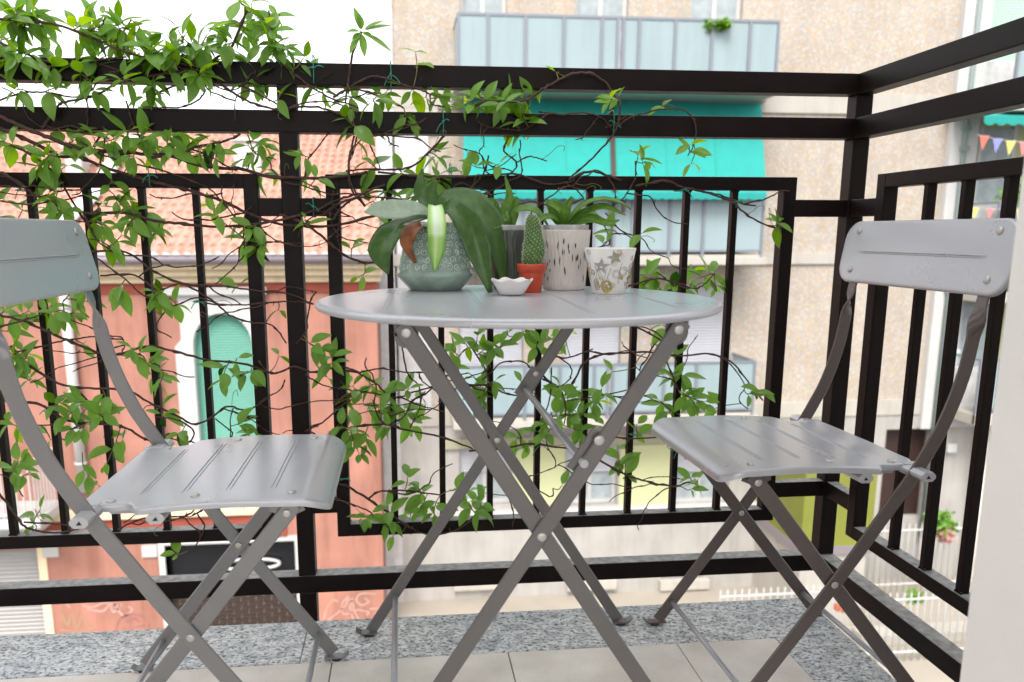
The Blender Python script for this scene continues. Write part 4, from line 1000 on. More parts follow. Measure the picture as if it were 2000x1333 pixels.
# drainpipes
for (a, c) in (((128, 600), (160, 905)), ((296, 618), (318, 880))):
    p, q = at(*a, HY-.08), at(*c, HY-.08); b = MB(); w_ = .085 if a[0] < 200 else .05; b.tube([(p.x, HY-.08, p.z+.3), (p.x, HY-.08, q.z-.5)], w_, 10)
    for z in (p.z, (p.z+q.z)/2, q.z): b.tube([(p.x, HY-.08, z-.02), (p.x, HY-.08, z+.02)], w_+.015, 10)
    hp(b, 'drainpipe', m_white)
# little balcony with white bars at the far left
p0, p1 = at(-60, 1028, 10.6), at(58, 985, 10.6)
bx0, bx1 = at(-160, 960, 10.7).x, at(62, 940, 10.7).x; z0 = at(20, 1015, 10.7).z; z1 = at(20, 905, 10.7).z
b = MB(); b.box((bx0, 10.65, z0-.16), (bx1+.08, HY, z0), .02); b.box((bx0, 10.9, z0-.42), (bx1-.15, HY, z0-.158), .05); bl = hp(b, 'small_balcony', m_white)
b = MB(); b.box((bx0, 10.68, z1-.05), (bx1, 10.74, z1), .01); b.box((bx1-.06, 10.74, z1-.048), (bx1-.002, HY, z1-.002), .01); b.box((bx0, 10.69, z0+.05), (bx1, 10.73, z0+.09)); b.build('handrail', m_white, bl)
b = MB(); b.box((-.011, -.011, 0), (.011, .011, z1-z0-.04)); fb = b.build('baluster', m_white, bl); k = 0
xs_ = [(bx1-.05-.105*i, 10.71) for i in range(18)]+[(bx1-.03, 10.71+.11*i) for i in range(1, 8)]
for i, (x, y) in enumerate(xs_):
    o = fb if i == 0 else fb.copy()
    if i: col.objects.link(o); o.parent = bl
    o.location = (x, y, z0)
# garage shutter, frames, plaques, shop window and brick base
x0, z0, x1, z1 = HH[0]; b = MB(); rows = []
n = 26
for k in range(n*6+1):
    z = z1-.02-(z1-z0)*k/(n*6); rows.append([(x0, HY+.16-.03*math.sin(2*math.pi*k/6), z), (x1, HY+.16-.03*math.sin(2*math.pi*k/6), z)])
b.grid(rows); gd = hp(b, 'garage_shutter', m_garage)
b = MB(); b.box((x1, HY-.02, GZ), (x1+.14, HY+.2, z1+.08)); b.build('door_jamb', m_yel, gd)
x0, z0, x1, z1 = HH[1]
zbk = at(450, 1142, HY).z
b = MB(); b.box((x0, HY+.18, zbk), (x1, HY+.22, z1)); sw = hp(b, 'shop_window', M('black_glass', (.012, .012, .014), .08, spec=.9))
b = MB(); b.box((x0-.11, HY-.03, GZ), (x0, HY+.2, z1+.09)); b.box((x0+.001, HY-.03, z1), (x1+.05, HY+.2, z1+.09)); b.box((x1, HY-.028, GZ), (x1+.05, HY+.2, z1)); b.build('shop_frame', m_white, sw)
p = at(488, 1104, HY+.05); b = MB(); b.tube([(p.x+.52*math.cos(a), HY+.08, p.z+.10*math.sin(a)) for a in [2*math.pi*k/40 for k in range(41)]], .028, 8); b.build('oval_sign', m_white, sw)
b = MB(); b.box((x0, HY+.19, GZ), (x1, HY+.23, zbk+.02)); mortar = hp(b, 'brick_base', M('mortar', (.42, .36, .30), .9))
b = MB(); rr = random.Random(2); r_ = 0; z = zbk-.08
while z > GZ:
    x = x0+(.0 if r_ % 2 else -.13)
    while x < x1:
        b.box((max(x, x0+.002), HY+.155, z), (min(x+.25, x1-.002), HY+.19, z+.062), .004); x += .27
    z -= .082; r_ += 1
b.build('bricks', m_ply, mortar)
for px in (100, 293):
    p = at(px, 1077, HY); b = MB(); b.box((p.x-.13, HY-.04, p.z-.1), (p.x+.13, HY-.002, p.z+.12), .01); hp(b, 'wall_plaque', m_white)
# sprayed scrawls on the salmon wall
def spray(name, strokes, mat, r=.014):
    b = MB()
    for st in strokes:
        P = smooth_path([at(x, y, HY) for x, y in st], 5); N = len(P); ids = []
        for i, p in enumerate(P):
            t = (P[min(i+1, N-1)]-P[max(i-1, 0)]); n_ = Vector((-t.z, 0, t.x)).normalized()*r; p = Vector((p.x, HY-.004, p.z)); ids.append((b.vert(p+n_), b.vert(p-n_)))
        for a, c in zip(ids, ids[1:]): b.face((a[0], a[1], c[1], c[0]))
    hp(b, name, mat)
m_spw = M('white_spray', (.50, .33, .29), .8, c2=(.44, .25, .20), vs=9); m_spg = M('green_spray', (.30, .25, .12), .8, c2=(.37, .19, .13), vs=9); m_spr = M('maroon_spray', (.26, .10, .09), .8, c2=(.34, .15, .12), vs=9)
spray('graffiti', [[(632, 1210), (640, 1185), (652, 1172), (660, 1176)], [(640, 1212), (668, 1190), (684, 1170), (690, 1192), (672, 1200), (668, 1180), (682, 1165)], [(690, 1210), (684, 1185), (690, 1168)], [(735, 1160), (705, 1160), (696, 1172), (706, 1182), (720, 1176), (712, 1168)], [(700, 1210), (694, 1192), (720, 1196), (716, 1202)], [(722, 1190), (742, 1188)]], m_spw)
spray('graffiti', [[(160, 1182), (180, 1186), (205, 1178), (235, 1184)], [(170, 1190), (200, 1194), (214, 1182), (222, 1196), (238, 1180)], [(222, 1178), (240, 1202), (258, 1192), (250, 1184)], [(130, 1180), (138, 1188)]], m_spw, .018)
spray('graffiti', [[(122, 1200), (132, 1222), (140, 1200), (152, 1226), (160, 1204), (172, 1222)], [(118, 1230), (150, 1234), (186, 1226)]], m_spg, .02)
spray('graffiti', [[(226, 1232), (236, 1208), (262, 1200), (288, 1210), (292, 1228)], [(248, 1216), (262, 1208), (274, 1216)], [(240, 1228), (284, 1222)]], m_spr, .02)

# ------------------------------------------------------------------ climbing jasmine on the railing
STEMS = []      # (thickness, points in the 2000 pixel picture, depth in front of the bars)
def stem(r, pts, ox=0, oy=0, k=1/2.857, d=None):
    STEMS.append((r, [(ox+x*k, oy+y*k) for x, y in pts], d))
A = dict(ox=0, oy=0); B_ = dict(ox=650, oy=0); C3 = dict(ox=1300, oy=0); D4 = dict(ox=0, oy=430); E5 = dict(ox=650, oy=430); F6 = dict(ox=1300, oy=430)
G7 = dict(ox=650, oy=866); H8 = dict(ox=0, oy=866)
stem(.0026, [(-60, 100), (0, 110), (150, 115), (350, 150), (520, 215), (700, 290), (850, 330), (1000, 350), (1080, 380)], **A)
stem(.0022, [(-60, 210), (0, 240), (120, 290), (250, 340), (420, 360), (600, 330), (700, 318)], **A)
stem(.0018, [(-50, 345), (0, 350), (150, 360), (300, 370), (500, 350), (650, 390), (760, 410)], **A)
stem(.0024, [(1380, 60), (1330, 170), (1290, 260), (1200, 330), (1080, 390), (1040, 400), (900, 415), (780, 435), (650, 470), (560, 520), (470, 550), (350, 575), (300, 620), (235, 720)], **A)
stem(.0018, [(-40, 580), (0, 560), (120, 520), (250, 515), (380, 540), (500, 545)], **A)
stem(.0034, [(-80, 680), (0, 720), (100, 760), (250, 830), (330, 870), (450, 880), (600, 940), (800, 1000), (1000, 1050), (1150, 1090), (1300, 1150), (1430, 1210), (1560, 1250), (1800, 1265), (2000, 1230), (2130, 1190)], **A)
stem(.0038, [(-80, 620), (0, 650), (150, 720), (300, 780), (450, 830), (650, 850), (850, 860), (950, 870), (1100, 920), (1250, 940), (1350, 945), (1500, 985), (1700, 995), (1850, 992), (2050, 965)], **A)
stem(.0024, [(-60, 770), (0, 790), (150, 850), (250, 920), (330, 1000), (450, 1200), (530, 1300)], **A)
stem(.0030, [(-60, 930), (0, 960), (100, 1020), (200, 1090), (330, 1150), (500, 1190), (700, 1190), (850, 1230), (1000, 1250), (1200, 1265), (1400, 1255), (1600, 1220), (1750, 1180), (1900, 1110), (2000, 1080)], **A)
stem(.0016, [(-40, 1110), (0, 1120), (150, 1140), (350, 1120), (500, 1080), (640, 1040)], **A)
stem(.0018, [(450, 790), (560, 860), (700, 905), (900, 950), (1150, 1045), (1240, 1130), (1340, 1250)], **A)
stem(.0018, [(850, 540), (950, 490), (1050, 475), (1130, 480), (1135, 530), (1050, 590), (930, 602), (800, 600)], **A)
stem(.0022, [(1210, 450), (1300, 520), (1420, 580), (1550, 610), (1700, 595), (1850, 620), (1960, 680), (1990, 760), (1950, 900), (1960, 1030), (2040, 1150)], **A)
stem(.0018, [(1590, 365), (1700, 460), (1850, 550), (2000, 600)], **A)
stem(.0026, [(850, 880), (1000, 860), (1100, 820), (1250, 790), (1340, 750)], **A)
stem(.0016, [(1060, 830), (1150, 870), (1200, 950)], **A); stem(.0014, [(1240, 1040), (1240, 1100), (1300, 1200), (1400, 1290)], **A)
stem(.0016, [(700, 560), (740, 680), (780, 780), (750, 850)], **A); stem(.0022, [(570, 740), (520, 820)], **A); stem(.0018, [(1350, 480), (1450, 530), (1560, 590)], **A)
stem(.0012, [(590, 90), (560, 150), (480, 170)], **A); stem(.0012, [(730, 110), (690, 180), (640, 240)], **A); stem(.0012, [(1300, -20), (1370, 50), (1340, 130)], **A)
stem(.0016, [(1500, 60), (1520, 200), (1560, 330), (1600, 380)], **A); stem(.0014, [(1380, 850), (1390, 920), (1370, 950)], **A); stem(.0012, [(1380, 750), (1430, 860), (1540, 890)], **A)
stem(.0022, [(160, 180), (110, 300), (90, 430), (70, 580)], **B_)
stem(.0018, [(90, 490), (200, 432), (300, 440), (390, 475), (480, 500), (540, 530), (550, 580), (620, 600)], **B_)
stem(.0022, [(0, 545), (80, 505), (180, 510), (280, 550), (400, 605)], **B_)
stem(.0024, [(760, 620), (850, 570), (1000, 570), (1100, 550), (1200, 480), (1320, 420), (1400, 408), (1470, 420), (1550, 500), (1600, 600), (1590, 700), (1550, 770), (1450, 880), (1340, 980), (1320, 1010)], **B_)
stem(.0016, [(1150, 625), (1280, 640), (1400, 630), (1500, 660), (1570, 740)], **B_)
stem(.0016, [(1590, 710), (1650, 660), (1750, 630), (1850, 610), (1950, 612), (2010, 665), (2025, 740), (2005, 830), (1980, 870)], **B_)
stem(.0018, [(980, 770), (955, 840), (1020, 900), (1020, 940), (960, 990)], **B_); stem(.0014, [(1020, 910), (1100, 875), (1160, 890), (1195, 900)], **B_)
stem(.0018, [(870, 870), (840, 970), (770, 1050), (700, 1110)], **B_); stem(.0022, [(620, 760), (540, 850), (440, 930), (330, 950), (200, 945), (70, 955)], **B_)
stem(.0026, [(1320, 1005), (1420, 960), (1530, 980), (1610, 1010)], **B_); stem(.0022, [(250, 960), (600, 990), (1000, 975), (1200, 1030), (1350, 1010)], **B_); stem(.0014, [(1340, 1040), (1400, 1110)], **B_)
stem(.0015, [(1690, 900), (1685, 1000), (1620, 1110), (1560, 1150)], **B_); stem(.0018, [(120, 760), (90, 900), (100, 1050), (180, 1155)], **B_); stem(.0014, [(190, 770), (230, 860), (270, 945)], **B_)
stem(.0022, [(1690, 1040), (1850, 1012), (1960, 1050), (2100, 1080), (2230, 1130), (2300, 1190), (2380, 1240), (2500, 1290)], **B_)
stem(.0016, [(430, 1140), (560, 1110), (640, 1070), (690, 1065)], **C3); stem(.0018, [(160, 1060), (300, 1090), (440, 1140), (505, 1150)], **C3)
stem(.0024, [(0, 1230), (60, 1150), (170, 1080), (290, 1030)], ox=650, oy=0, d=-.02); stem(.0018, [(0, 1150), (150, 1105), (300, 1105), (420, 1110), (520, 1060)], **B_)
stem(.0015, [(220, 750), (300, 760), (320, 800), (370, 820)], **B_)
stem(.0020, [(480, 178), (700, 180), (850, 280), (950, 330), (1100, 370), (1250, 370), (1400, 390), (1600, 410), (1750, 470)], **D4)
stem(.0016, [(540, 215), (700, 330), (800, 420), (950, 440)], **D4); stem(.0018, [(560, 310), (750, 310), (880, 390), (1000, 350)], **D4)
stem(.0020, [(940, 330), (1050, 370), (1200, 460), (1280, 530), (1400, 570), (1520, 590), (1600, 690)], **D4); stem(.0016, [(1130, 465), (1300, 475), (1500, 460), (1650, 455), (1750, 470)], **D4)
stem(.0026, [(-50, 510), (0, 530), (150, 570), (300, 640), (450, 700), (600, 755), (700, 740), (830, 705), (950, 725), (1150, 780), (1350, 800), (1500, 850), (1560, 850), (1650, 820), (1750, 850), (1900, 820), (2000, 850)], **D4)
stem(.0020, [(-40, 600), (30, 590), (130, 560), (250, 520)], **D4)
stem(.0016, [(80, 740), (250, 700), (380, 670), (500, 655), (560, 650), (660, 650), (695, 690), (680, 740)], **D4)
stem(.0024, [(60, 700), (120, 780), (250, 870), (350, 920), (500, 940), (700, 950), (850, 1030), (1000, 1100), (1080, 1140), (1170, 1110), (1270, 1040), (1380, 1060), (1500, 990)], **D4)
stem(.0028, [(-20, 860), (0, 920), (50, 1020), (200, 1020), (300, 1080), (420, 1130), (600, 1140), (700, 1160), (800, 1220), (850, 1230)], **D4)
stem(.0018, [(420, 930), (520, 1050), (620, 1130), (700, 1160)], **D4); stem(.0018, [(880, 1210), (970, 1195), (1050, 1240), (1080, 1180), (1000, 1120), (870, 1100)], **D4)
stem(.0014, [(1240, 1050), (1350, 1085), (1450, 1115)], **D4); stem(.0014, [(1200, 1110), (1300, 1190)], **D4); stem(.0014, [(1590, 890), (1560, 950), (1450, 1020), (1550, 1055), (1700, 1020), (1900, 1000), (2000, 980)], **D4)
stem(.0014, [(1400, 75), (1340, 150), (1320, 250), (1200, 360)], **D4); stem(.0015, [(1700, 860), (1800, 920), (1960, 950)], **D4); stem(.0018, [(1700, 1180), (1800, 1130), (1900, 1040), (2000, 980)], **D4)
stem(.0018, [(460, -50), (540, 110), (640, 180)], **D4); stem(.0014, [(1440, 20), (1500, 90), (1600, 130), (1690, 130)], **D4); stem(.0026, [(1560, -30), (1700, 20), (1830, 120), (1930, 200), (2060, 240), (2160, 215)], **D4)
stem(.0018, [(0, 820), (130, 850), (260, 830), (400, 850), (520, 850)], **E5); stem(.0018, [(130, 850), (250, 920), (300, 1000), (250, 1080)], **E5); stem(.0020, [(0, 1020), (150, 960), (350, 990), (450, 960), (600, 920)], **E5)
stem(.0024, [(-20, 1200), (0, 1180), (150, 1150), (300, 1140), (400, 1170), (600, 1210), (780, 1275)], **E5); stem(.0016, [(380, 990), (500, 1040), (620, 1070)], **E5)
stem(.0020, [(700, 940), (850, 920), (960, 965), (1060, 975), (1160, 900)], **E5); stem(.0018, [(850, 770), (950, 700), (1050, 640), (1200, 650)], **E5); stem(.0018, [(1130, 715), (1280, 770), (1400, 740), (1450, 720)], **E5)
stem(.0022, [(1160, 860), (1250, 930), (1330, 920), (1400, 800), (1500, 752), (1650, 740), (1780, 740), (1950, 760), (2100, 745), (2220, 790), (2300, 880), (2400, 1010)], **E5)
stem(.0018, [(1700, 600), (1800, 650), (1900, 725)], **E5); stem(.0022, [(760, 1285), (950, 1275), (1100, 1250), (1300, 1275), (1500, 1272)], **E5); stem(.0016, [(780, 720), (850, 830), (870, 900), (840, 960)], **E5)
stem(.0016, [(1220, 820), (1210, 1000), (1150, 1150)], **E5); stem(.0014, [(1640, 950), (1450, 990), (1300, 1010)], **E5); stem(.0018, [(1850, 760), (1900, 880), (1930, 950)], **E5); stem(.0016, [(1170, 720), (1310, 800), (1330, 870), (1280, 930)], **E5)
stem(.0014, [(1620, 700), (1680, 745), (1750, 770)], **E5); stem(.0018, [(1650, 370), (1800, 330), (1900, 345), (2000, 380), (2060, 370), (2130, 300)], **E5)
stem(.0018, [(400, 620), (390, 720), (420, 860), (480, 930), (485, 1040), (430, 1160)], **E5); stem(.0016, [(480, 860), (500, 900), (600, 970)], **E5); stem(.0018, [(1500, 1200), (1700, 1220), (1880, 1200)], **E5); stem(.0015, [(500, 580), (560, 660), (590, 740)], **E5)
stem(.0016, [(1280, 960), (1300, 1060), (1290, 1150)], **E5); stem(.0014, [(880, 770), (860, 840), (740, 880)], **E5); stem(.0014, [(1450, -60), (1530, 60), (1545, 130), (1500, 150)], **E5); stem(.0014, [(1520, -40), (1600, 50), (1680, 110)], **E5)
stem(.0024, [(0, 215), (100, 250), (210, 320), (330, 400), (450, 480), (560, 510), (700, 480), (800, 400)], **G7); stem(.0020, [(200, 310), (260, 270), (400, 265), (600, 290)], **G7); stem(.0018, [(-30, 295), (0, 300), (100, 340), (200, 380), (240, 430)], **G7)
stem(.0022, [(1480, 90), (1620, 170), (1750, 212), (1900, 240), (1990, 215)], **G7); stem(.0016, [(1040, 190), (1130, 250), (1220, 300), (1230, 250)], **G7); stem(.0014, [(980, 290), (1010, 400), (1000, 470)], **G7); stem(.0014, [(1200, 30), (1240, 90), (1240, 140)], **G7)
stem(.0024, [(-40, 260), (0, 290), (100, 420), (150, 470), (300, 500), (440, 480)], **H8); stem(.0018, [(130, 440), (300, 450), (400, 460)], **H8); stem(.0018, [(660, 480), (800, 420), (900, 440), (1000, 420), (1060, 390)], **H8); stem(.0015, [(1100, 390), (1140, 470), (1090, 575), (1050, 600)], **H8)
stem(.0012, [(130, 300), (60, 200), (-20, 170)], **H8)

def depth(px, py, rr):
    return -.012
rr = random.Random(21)
SP = []       # every stem as world points
for r, P, d in STEMS:
    base = d if d is not None else rr.uniform(-.016, -.006); Q = []
    ph = rr.uniform(0, 6)
    for i, (x, y) in enumerate(P):
        Q.append(at(x, y, base+.006*math.sin(i*1.3+ph)))
    S = smooth_path(Q, 6)
    S = [p+Vector((rr.gauss(0, .0005), rr.gauss(0, .0008), rr.gauss(0, .0006))) for p in S]
    SP.append((r, S))

for k in range(120):     # thin secondary shoots that wander off the main stems
    r0, S0 = SP[rr.randrange(len(STEMS))]; q = S0[rr.randrange(len(S0))].copy()
    if q.z > 1.17: continue
    a = rr.choice((0, 3.14))+rr.gauss(0, .5); P = [q.copy()]; L_ = rr.uniform(.05, .17); n_ = int(L_/.014)+2
    for j in range(n_):
        a += rr.gauss(0, .33); q = q+Vector((math.cos(a)*.016, rr.gauss(0, .003), math.sin(a)*.013)); q.y = max(-.022, min(.05, q.y)); P.append(q.copy())
    if not (-.6 < q.x < 1.32 and .13 < q.z < 1.2): continue
    if q.x > .9 and q.z > .85: continue
    SP.append((rr.uniform(.0010, .0017), smooth_path(P, 3))); STEMS.append((0, [tuple(((1000+0)*0+p, 0)) for p in (PX0,)], None))
    d_ = P[0]-CP; w_ = d_.dot(fwd); STEMS[-1] = (0, [(PX0+FPX*d_.dot(rgt)/w_, PY0-FPX*d_.dot(upv)/w_)], None)
CL = """25,30,9 60,22,9 85,42,10 88,80,9 112,112,10 150,112,10 180,62,10 200,30,8 240,42,9 258,18,7 252,60,8 222,92,12 268,92,10 160,150,8 202,132,10 20,75,9 10,110,7 45,60,7 60,120,8 130,60,8 5,15,8
300,95,8 330,75,10 350,55,7 382,72,8 402,96,10 430,48,6 442,82,9 470,60,9 510,40,8 530,62,10 520,92,12 550,76,9 560,112,8 330,112,10 290,112,10 360,122,9 402,132,9 450,112,9 490,122,8 540,132,7 592,122,6 612,142,4 480,30,6 465,5,4 540,30,5
45,165,6 22,140,7 90,168,5 150,150,7 202,180,7 240,162,7 292,166,7 332,142,8 372,152,6 412,142,6 470,152,7 512,166,6 540,186,5 622,162,6 632,186,6 690,190,6 105,150,6 280,190,5 60,150,6
40,275,6 102,282,9 130,300,9 160,270,8 190,286,8 215,270,8 250,266,8 290,270,9 330,268,8 300,292,8 352,292,7 402,282,6 440,270,5 482,275,8 502,302,7 512,332,7 595,292,4 598,340,3 602,365,3 130,335,6 110,320,7 275,300,6 370,310,5 425,300,5 455,330,4 60,300,5 540,345,3
10,392,5 40,410,5 82,410,5 122,382,6 112,412,6 200,372,4 210,392,5 230,385,4 262,402,4 425,402,6 432,420,4 190,432,7 212,452,8 242,456,9 262,442,8 292,452,8 282,420,5 312,462,6 502,442,7 482,470,6 522,482,7 620,458,5 465,445,4 180,410,4 70,385,5
300,542,4 322,562,6 332,592,6 345,600,4 240,562,5 60,602,7 90,590,8 112,606,8 142,612,6 165,590,5 40,662,7 52,700,8 55,742,6 22,650,5 150,667,2 20,600,6 30,690,6 10,720,5
265,702,5 272,732,6 302,742,5 312,756,4 462,702,4 442,742,7 472,732,7 450,572,3 535,605,2 552,690,2 622,692,6 642,702,6 632,680,5 255,680,3
142,792,7 160,812,7 130,822,6 202,812,5 212,792,6 242,852,3 330,822,6 342,842,4 32,902,6 46,922,6 60,872,3 182,922,6 192,947,6 202,902,5 82,1002,4 72,1022,3 462,832,4 482,842,5 15,832,5 100,850,3 350,1080,3 110,780,4 175,780,4 290,800,3
808,104,4 702,242,6 712,252,5 732,196,6 752,186,6 782,206,7 802,182,6 822,196,6 850,190,5 870,212,5 942,190,8 960,202,8 976,212,8 990,190,6 1012,206,7 1022,232,6 1040,190,5 1060,166,2 1092,154,2 1202,196,3 1215,206,3 1292,206,4 1345,292,6 1350,318,2 992,238,6 1012,260,5 1030,250,5 915,195,5 930,215,5
830,300,4 850,320,5 862,346,6 732,352,7 752,372,7 772,392,6 812,372,7 842,352,7 872,362,6 720,392,5 932,332,4 962,327,3 1242,320,4 1252,332,3 1505,432,4 1522,438,3 790,350,5 700,360,4 890,340,3
692,482,3 702,550,4 882,692,4 902,672,5 922,702,6 892,722,3 942,662,5 972,682,5 1000,672,4 1022,662,5 1052,672,6 1082,662,6 1102,652,5 792,762,5 682,762,7 702,782,8 722,762,7 742,792,8 762,772,7 792,802,8 772,832,8 802,822,6 830,782,4 682,832,7 702,852,7 722,872,6 692,882,5 932,762,7 942,792,7 922,742,4 962,742,4
1012,852,6 1032,872,4 1062,832,7 1072,852,5 1102,772,7 1132,772,8 1112,802,8 1142,812,7 1162,782,7 1172,762,5 1112,742,5 1152,852,5 1202,882,6 1212,902,5 1242,832,6 1292,782,7 1302,802,6 1322,752,7 1342,772,7 1352,792,5 1372,782,5 1312,692,6 1332,722,6 1322,662,4 1460,762,5 1478,762,2 1392,802,4 1382,792,3 1085,800,5 1125,840,4 1180,830,4 1205,730,2
1252,546,6 1280,552,6 1312,552,7 1340,562,5 1372,546,6 1392,532,5 1402,562,4 1240,552,4 1232,462,3 1180,482,3 1270,535,4 1200,450,3
802,942,6 822,972,7 832,992,6 772,992,5 742,1002,6 752,1022,5 802,1002,6 852,1002,6 882,992,6 912,982,6 932,962,5 942,985,5 900,952,3 1350,932,4 1340,962,2 1372,942,3 762,1048,3 955,968,3 1100,950,1 1215,925,3 1020,745,3 640,745,3"""
def leaf(b, base, d, L_, W_, up, curl, fold, tone):
    """one pointed oval leaf with a crease and a drooping tip; b collects the mesh"""
    d = d.normalized(); side = d.cross(up)
    side = side.normalized() if side.length > 1e-4 else d.orthogonal().normalized()
    n = side.cross(d).normalized(); N = 7; rows = []; b.t = tone
    for i in range(N+1):
        t = i/N; w_ = W_*math.sin(math.pi*min(1, t**.82*1.0))**.85*(1 if t < .55 else 1-.18*(t-.55)) if 0 < t < 1 else .0003
        c = base+d*(L_*(t-.12*curl*t*t))-n*(L_*curl*t*t*.45)
        nn = n+d*curl*t*.8
        rows.append([b.vert(c-side*w_+nn*w_*fold), b.vert(c-side*w_*.5+nn*w_*fold*.35), b.vert(c), b.vert(c+side*w_*.5+nn*w_*fold*.35), b.vert(c+side*w_+nn*w_*fold)])
    for a, c in zip(rows, rows[1:]):
        for k in range(4): b.face((a[k], c[k], c[k+1], a[k+1]), True)
def sprig(bl, bs, c, n, rr, start=None, size=1.0):
    """a short shoot from the nearest stem carrying opposite pairs of leaves and a tip"""
    if start is None:
        best = None
        for r, S in SP:
            for p in S[::2]:
                dd = (p-c).length_squared
                if best is None or dd < best[0]: best = (dd, p)
        start = best[1]
        if (start-c).length > .09: start = c+(start-c).normalized()*.05
    tip = c+Vector((rr.uniform(-.006, .006), rr.uniform(-.008, .008), rr.uniform(-.004, .008)))
    if (tip-start).length < .02: tip = start+Vector((rr.uniform(-1, 1), rr.uniform(-1, .6), rr.uniform(-.4, 1))).normalized()*.024
    ax = (tip-start).normalized(); mid = start.lerp(tip, .5)+Vector((rr.uniform(-.006, .006), rr.uniform(-.008, .004), rr.uniform(-.006, .003)))
    P = smooth_path([start, mid, tip], 4); bs.tube(P, [.0011]*(len(P)-1)+[.0005], 5)
    k = 0; base_t = rr.choice((.08, .2, .35, .5, .62, .85)); roll = rr.uniform(0, 3.14)
    while k < n:
        t = 1-.26*(k//2); t = max(.1, t); p = P[min(len(P)-1, int(t*(len(P)-1)))]
        roll += 1.45; sx = ax.orthogonal().normalized(); sy = ax.cross(sx); young = (k < 2)
        for s in (1, -1):
            if k >= n: break
            dirn = (sx*math.cos(roll)+sy*math.sin(roll))*s
            d = (dirn*rr.uniform(.75, 1.15)+ax*(.75 if young else .25)+Vector((0, 0, rr.uniform(-.65, .10)))+Vector((rr.gauss(0, .2), rr.gauss(0, .2), 0)))
            d.y *= .75; d.normalize()
            L_ = rr.triangular(.024, .057, .042)*size*(.78 if young else 1); W_ = L_*rr.uniform(.185, .26)
            up = (Vector((0, -.55, 1))+Vector((rr.gauss(0, .35), rr.gauss(0, .35), 0))).normalized()
            tone = min(1, max(0, base_t+rr.gauss(0, .20)+(.22 if young else 0)))
            st = p+d*.0035; bs.tube([p, st], .0006, 4, caps=False)
            leaf(bl, st, d, L_, W_, up, rr.uniform(.1, .85), rr.uniform(.12, .5), tone)
            k += 1
clusters = [tuple(float(q) for q in t.split(',')) for t in CL.split()]
vines = {}
def vine(key, lab):
    root = empty('climbing_vine', {'l': at(60, 700, -.01), 'u': at(200, 100, -.01), 'c': at(760, 800, -.01), 'r': at(1180, 800, -.01)}[key]); tag(root, lab, 'climbing plant', 'jasmine vines tied along the railing')
    vines[key] = (root, MB(), MB(), MB())
vine('u', 'thick leafy climbing vine spilling over the top rail at the upper left')
vine('l', 'climbing vine with long bare stems woven through the left railing panel')
vine('c', 'climbing vine in the left half of the centre panel, behind the table legs')
vine('r', 'climbing vine trailing through the right half of the centre panel and over the middle rail')
def key_of(x, y):
    if x < 650: return 'u' if y < 235 else 'l'
    return 'c' if x < 985 else 'r'
for (r, S), (r_, P, d) in zip(SP, STEMS):
    mx_ = sum(p[0] for p in P)/len(P); my_ = sum(p[1] for p in P)/len(P); root, bs, bt, bl = vines[key_of(mx_, my_)]
    N = len(S); nod = [1.12*r*(1-.30*i/N)*(1.5 if i % 9 == 4 else 1)*rr.uniform(.88, 1.12) for i in range(N)]; bs.tube(S, nod, 7)
    # stub buds and thin tendrils
    for k in range(4, N-2, 9):
        if rr.random() < .5: v = Vector((rr.uniform(-1, 1), rr.uniform(-1, .3), rr.uniform(-1, 1))).normalized(); bs.tube([S[k], S[k]+v*rr.uniform(.004, .010)], [.0012, .0005], 5)
        if rr.random() < .10:
            v = Vector((rr.uniform(-1, 1), rr.uniform(-.8, .2), rr.uniform(-.6, 1))).normalized(); q = S[k]
            T = [q, q+v*.02, q+v*.035+Vector((.004, 0, .006)), q+v*.045+Vector((.010, 0, 0)), q+v*.04+Vector((.012, 0, -.006))]; bt.tube(smooth_path(T, 4), .0006, 5)
for x, y, n in clusters:
    key = key_of(x, y); root, bs, bt, bl = vines[key]
    c = at(x+rr.uniform(-6, 6), y+rr.uniform(-6, 6), rr.choice((-.03, -.02, -.01, .01, .03, .05)) if not (500 < y < 600 and x > 1200) else .05)
    sprig(bl, bt, c, max(2, int(n*(.95 if y < 235 and x < 650 else .95)+rr.random())), rr, size=1.12)
# upright shoot with drooping dark leaves above the top rail
root, bs, bt, bl = vines['c']
tp = at(706, 62, -.02)
for (x, y, L_, tn) in ((694, 18, .05, .0), (702, 30, .04, .0), (758, 46, .055, .0), (680, 60, .05, .1), (683, 100, .055, .25), (712, 105, .052, .2), (760, 92, .06, .22), (722, 70, .035, .1), (690, 78, .04, .15), (742, 40, .04, .05)):
    e = at(x, y, -.03); d = (e-tp); leaf(bl, tp+d*.12, d, max(.028, d.length*1.02), .0075, Vector((0, -.6, .8)), .25, .25, tn)
m_twig = M('green_twig', (.16, .14, .04), .6, c2=(.13, .07, .03), vs=40)
for key, (root, bs, bt, bl) in vines.items():
    L0 = root.location; nf = len(bl.f); nv = len(bl.v)
    bl.v += bt.v; bl.tone += bt.tone; bl.sm += bt.sm; bl.f += [tuple(i+nv for i in f) for f in bt.f]
    for b_, nm, mm, ex in ((bs, 'stems', m_stem, None), (bl, 'foliage', m_leaf, (nf, m_twig))):
        b_.v = [(x-L0.x, y-L0.y, z-L0.z) for x, y, z in b_.v]; b_.build(nm, mm, root, extra=ex)
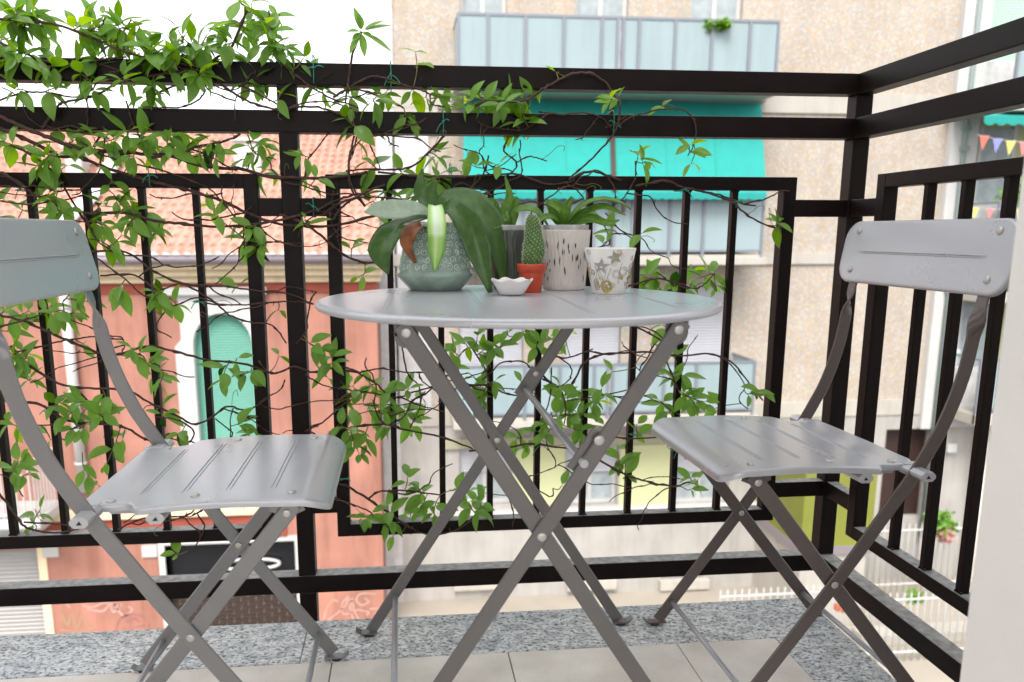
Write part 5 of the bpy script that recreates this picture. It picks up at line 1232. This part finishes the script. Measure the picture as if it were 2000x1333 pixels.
# green ties round rails and bars
TIES = [(763, 148, 'h', 'top rail left of the pale pebbledash corner'), (865, 240, 'h', 'middle rail left of the green awning'), (1197, 242, 'h', 'middle rail in front of the green awning'), (337, 130, 'h', 'top rail deep in the thick leaves'), (612, 135, 'h', 'top rail beside the left post'),
        (105, 352, 'h', 'panel frame at the far left, above the hanging green end'), (292, 345, 'h', 'panel frame top of the left panel'), (612, 405, 'h', 'link bar right of the left post'), (42, 372, 'v', 'first bar of the left panel under its frame'),
        (388, 590, 'v', 'bar in front of the arched window'), (95, 803, 'v', 'left panel bar beside the left chair back post'), (665, 800, 'v', 'left edge of the centre panel at mid height'), (768, 828, 'v', 'first bar of the centre panel below mid height'),
        (668, 935, 'v', 'left edge of the centre panel near its foot'), (1054, 868, 'v', 'fourth bar of the centre panel between the table legs'), (1243, 850, 'v', 'bar just left of the right chair seat'), (1322, 880, 'v', 'bar behind the front of the right chair seat'), (1336, 372, 'v', 'seventh bar of the centre panel near its top'), (1441, 395, 'v', 'last bar of the centre panel near its top'), (880, 338, 'h', 'centre panel frame above the orchid')]
for x, y, o, lab in TIES:
    c = at(x, y, -.004); root_b = MB(); h = {True: .025, False: .018}[y < 260] if o == 'h' else .011; dd = .022
    if o == 'h': L_ = [(0, -.003, -h), (.001, -.006, 0), (0, -.003, h), (0, dd, h+.002), (0, .042, h), (0, .046, 0), (0, .042, -h), (0, dd, -h-.002), (0, -.003, -h)]
    else: L_ = [(-h, -.002, 0), (0, -.007, .001), (h, -.002, 0), (h+.002, .016, 0), (h, .034, 0), (0, .038, 0), (-h, .034, 0), (-h-.002, .016, 0), (-h, -.002, 0)]
    root_b.tube(smooth_path([Vector(p) for p in L_], 4), .0011, 6)
    B = bmesh.new(); bmesh.ops.create_icosphere(B, subdivisions=2, radius=.0026); root_b.bm(B, Matrix.Translation((0, -.008, .001)), sm=True)
    for s in (-1, 1):
        e = Vector((s*rr.uniform(.008, .022), -.012, rr.uniform(-.022, .006))); root_b.tube(smooth_path([Vector((0, -.008, 0)), e*.5+Vector((0, -.004, .004)), e], 4), .0009, 6)
    if x == 105: root_b.tube(smooth_path([Vector((0, -.008, 0)), Vector((.004, -.012, -.02)), Vector((-.002, -.012, -.045)), Vector((.006, -.012, -.07))], 4), .0010, 6)
    o_ = root_b.build('plant_tie', m_tie); o_.location = c; tag(o_, 'green tie on the '+lab, 'plant tie', 'green ties that hold the vine')
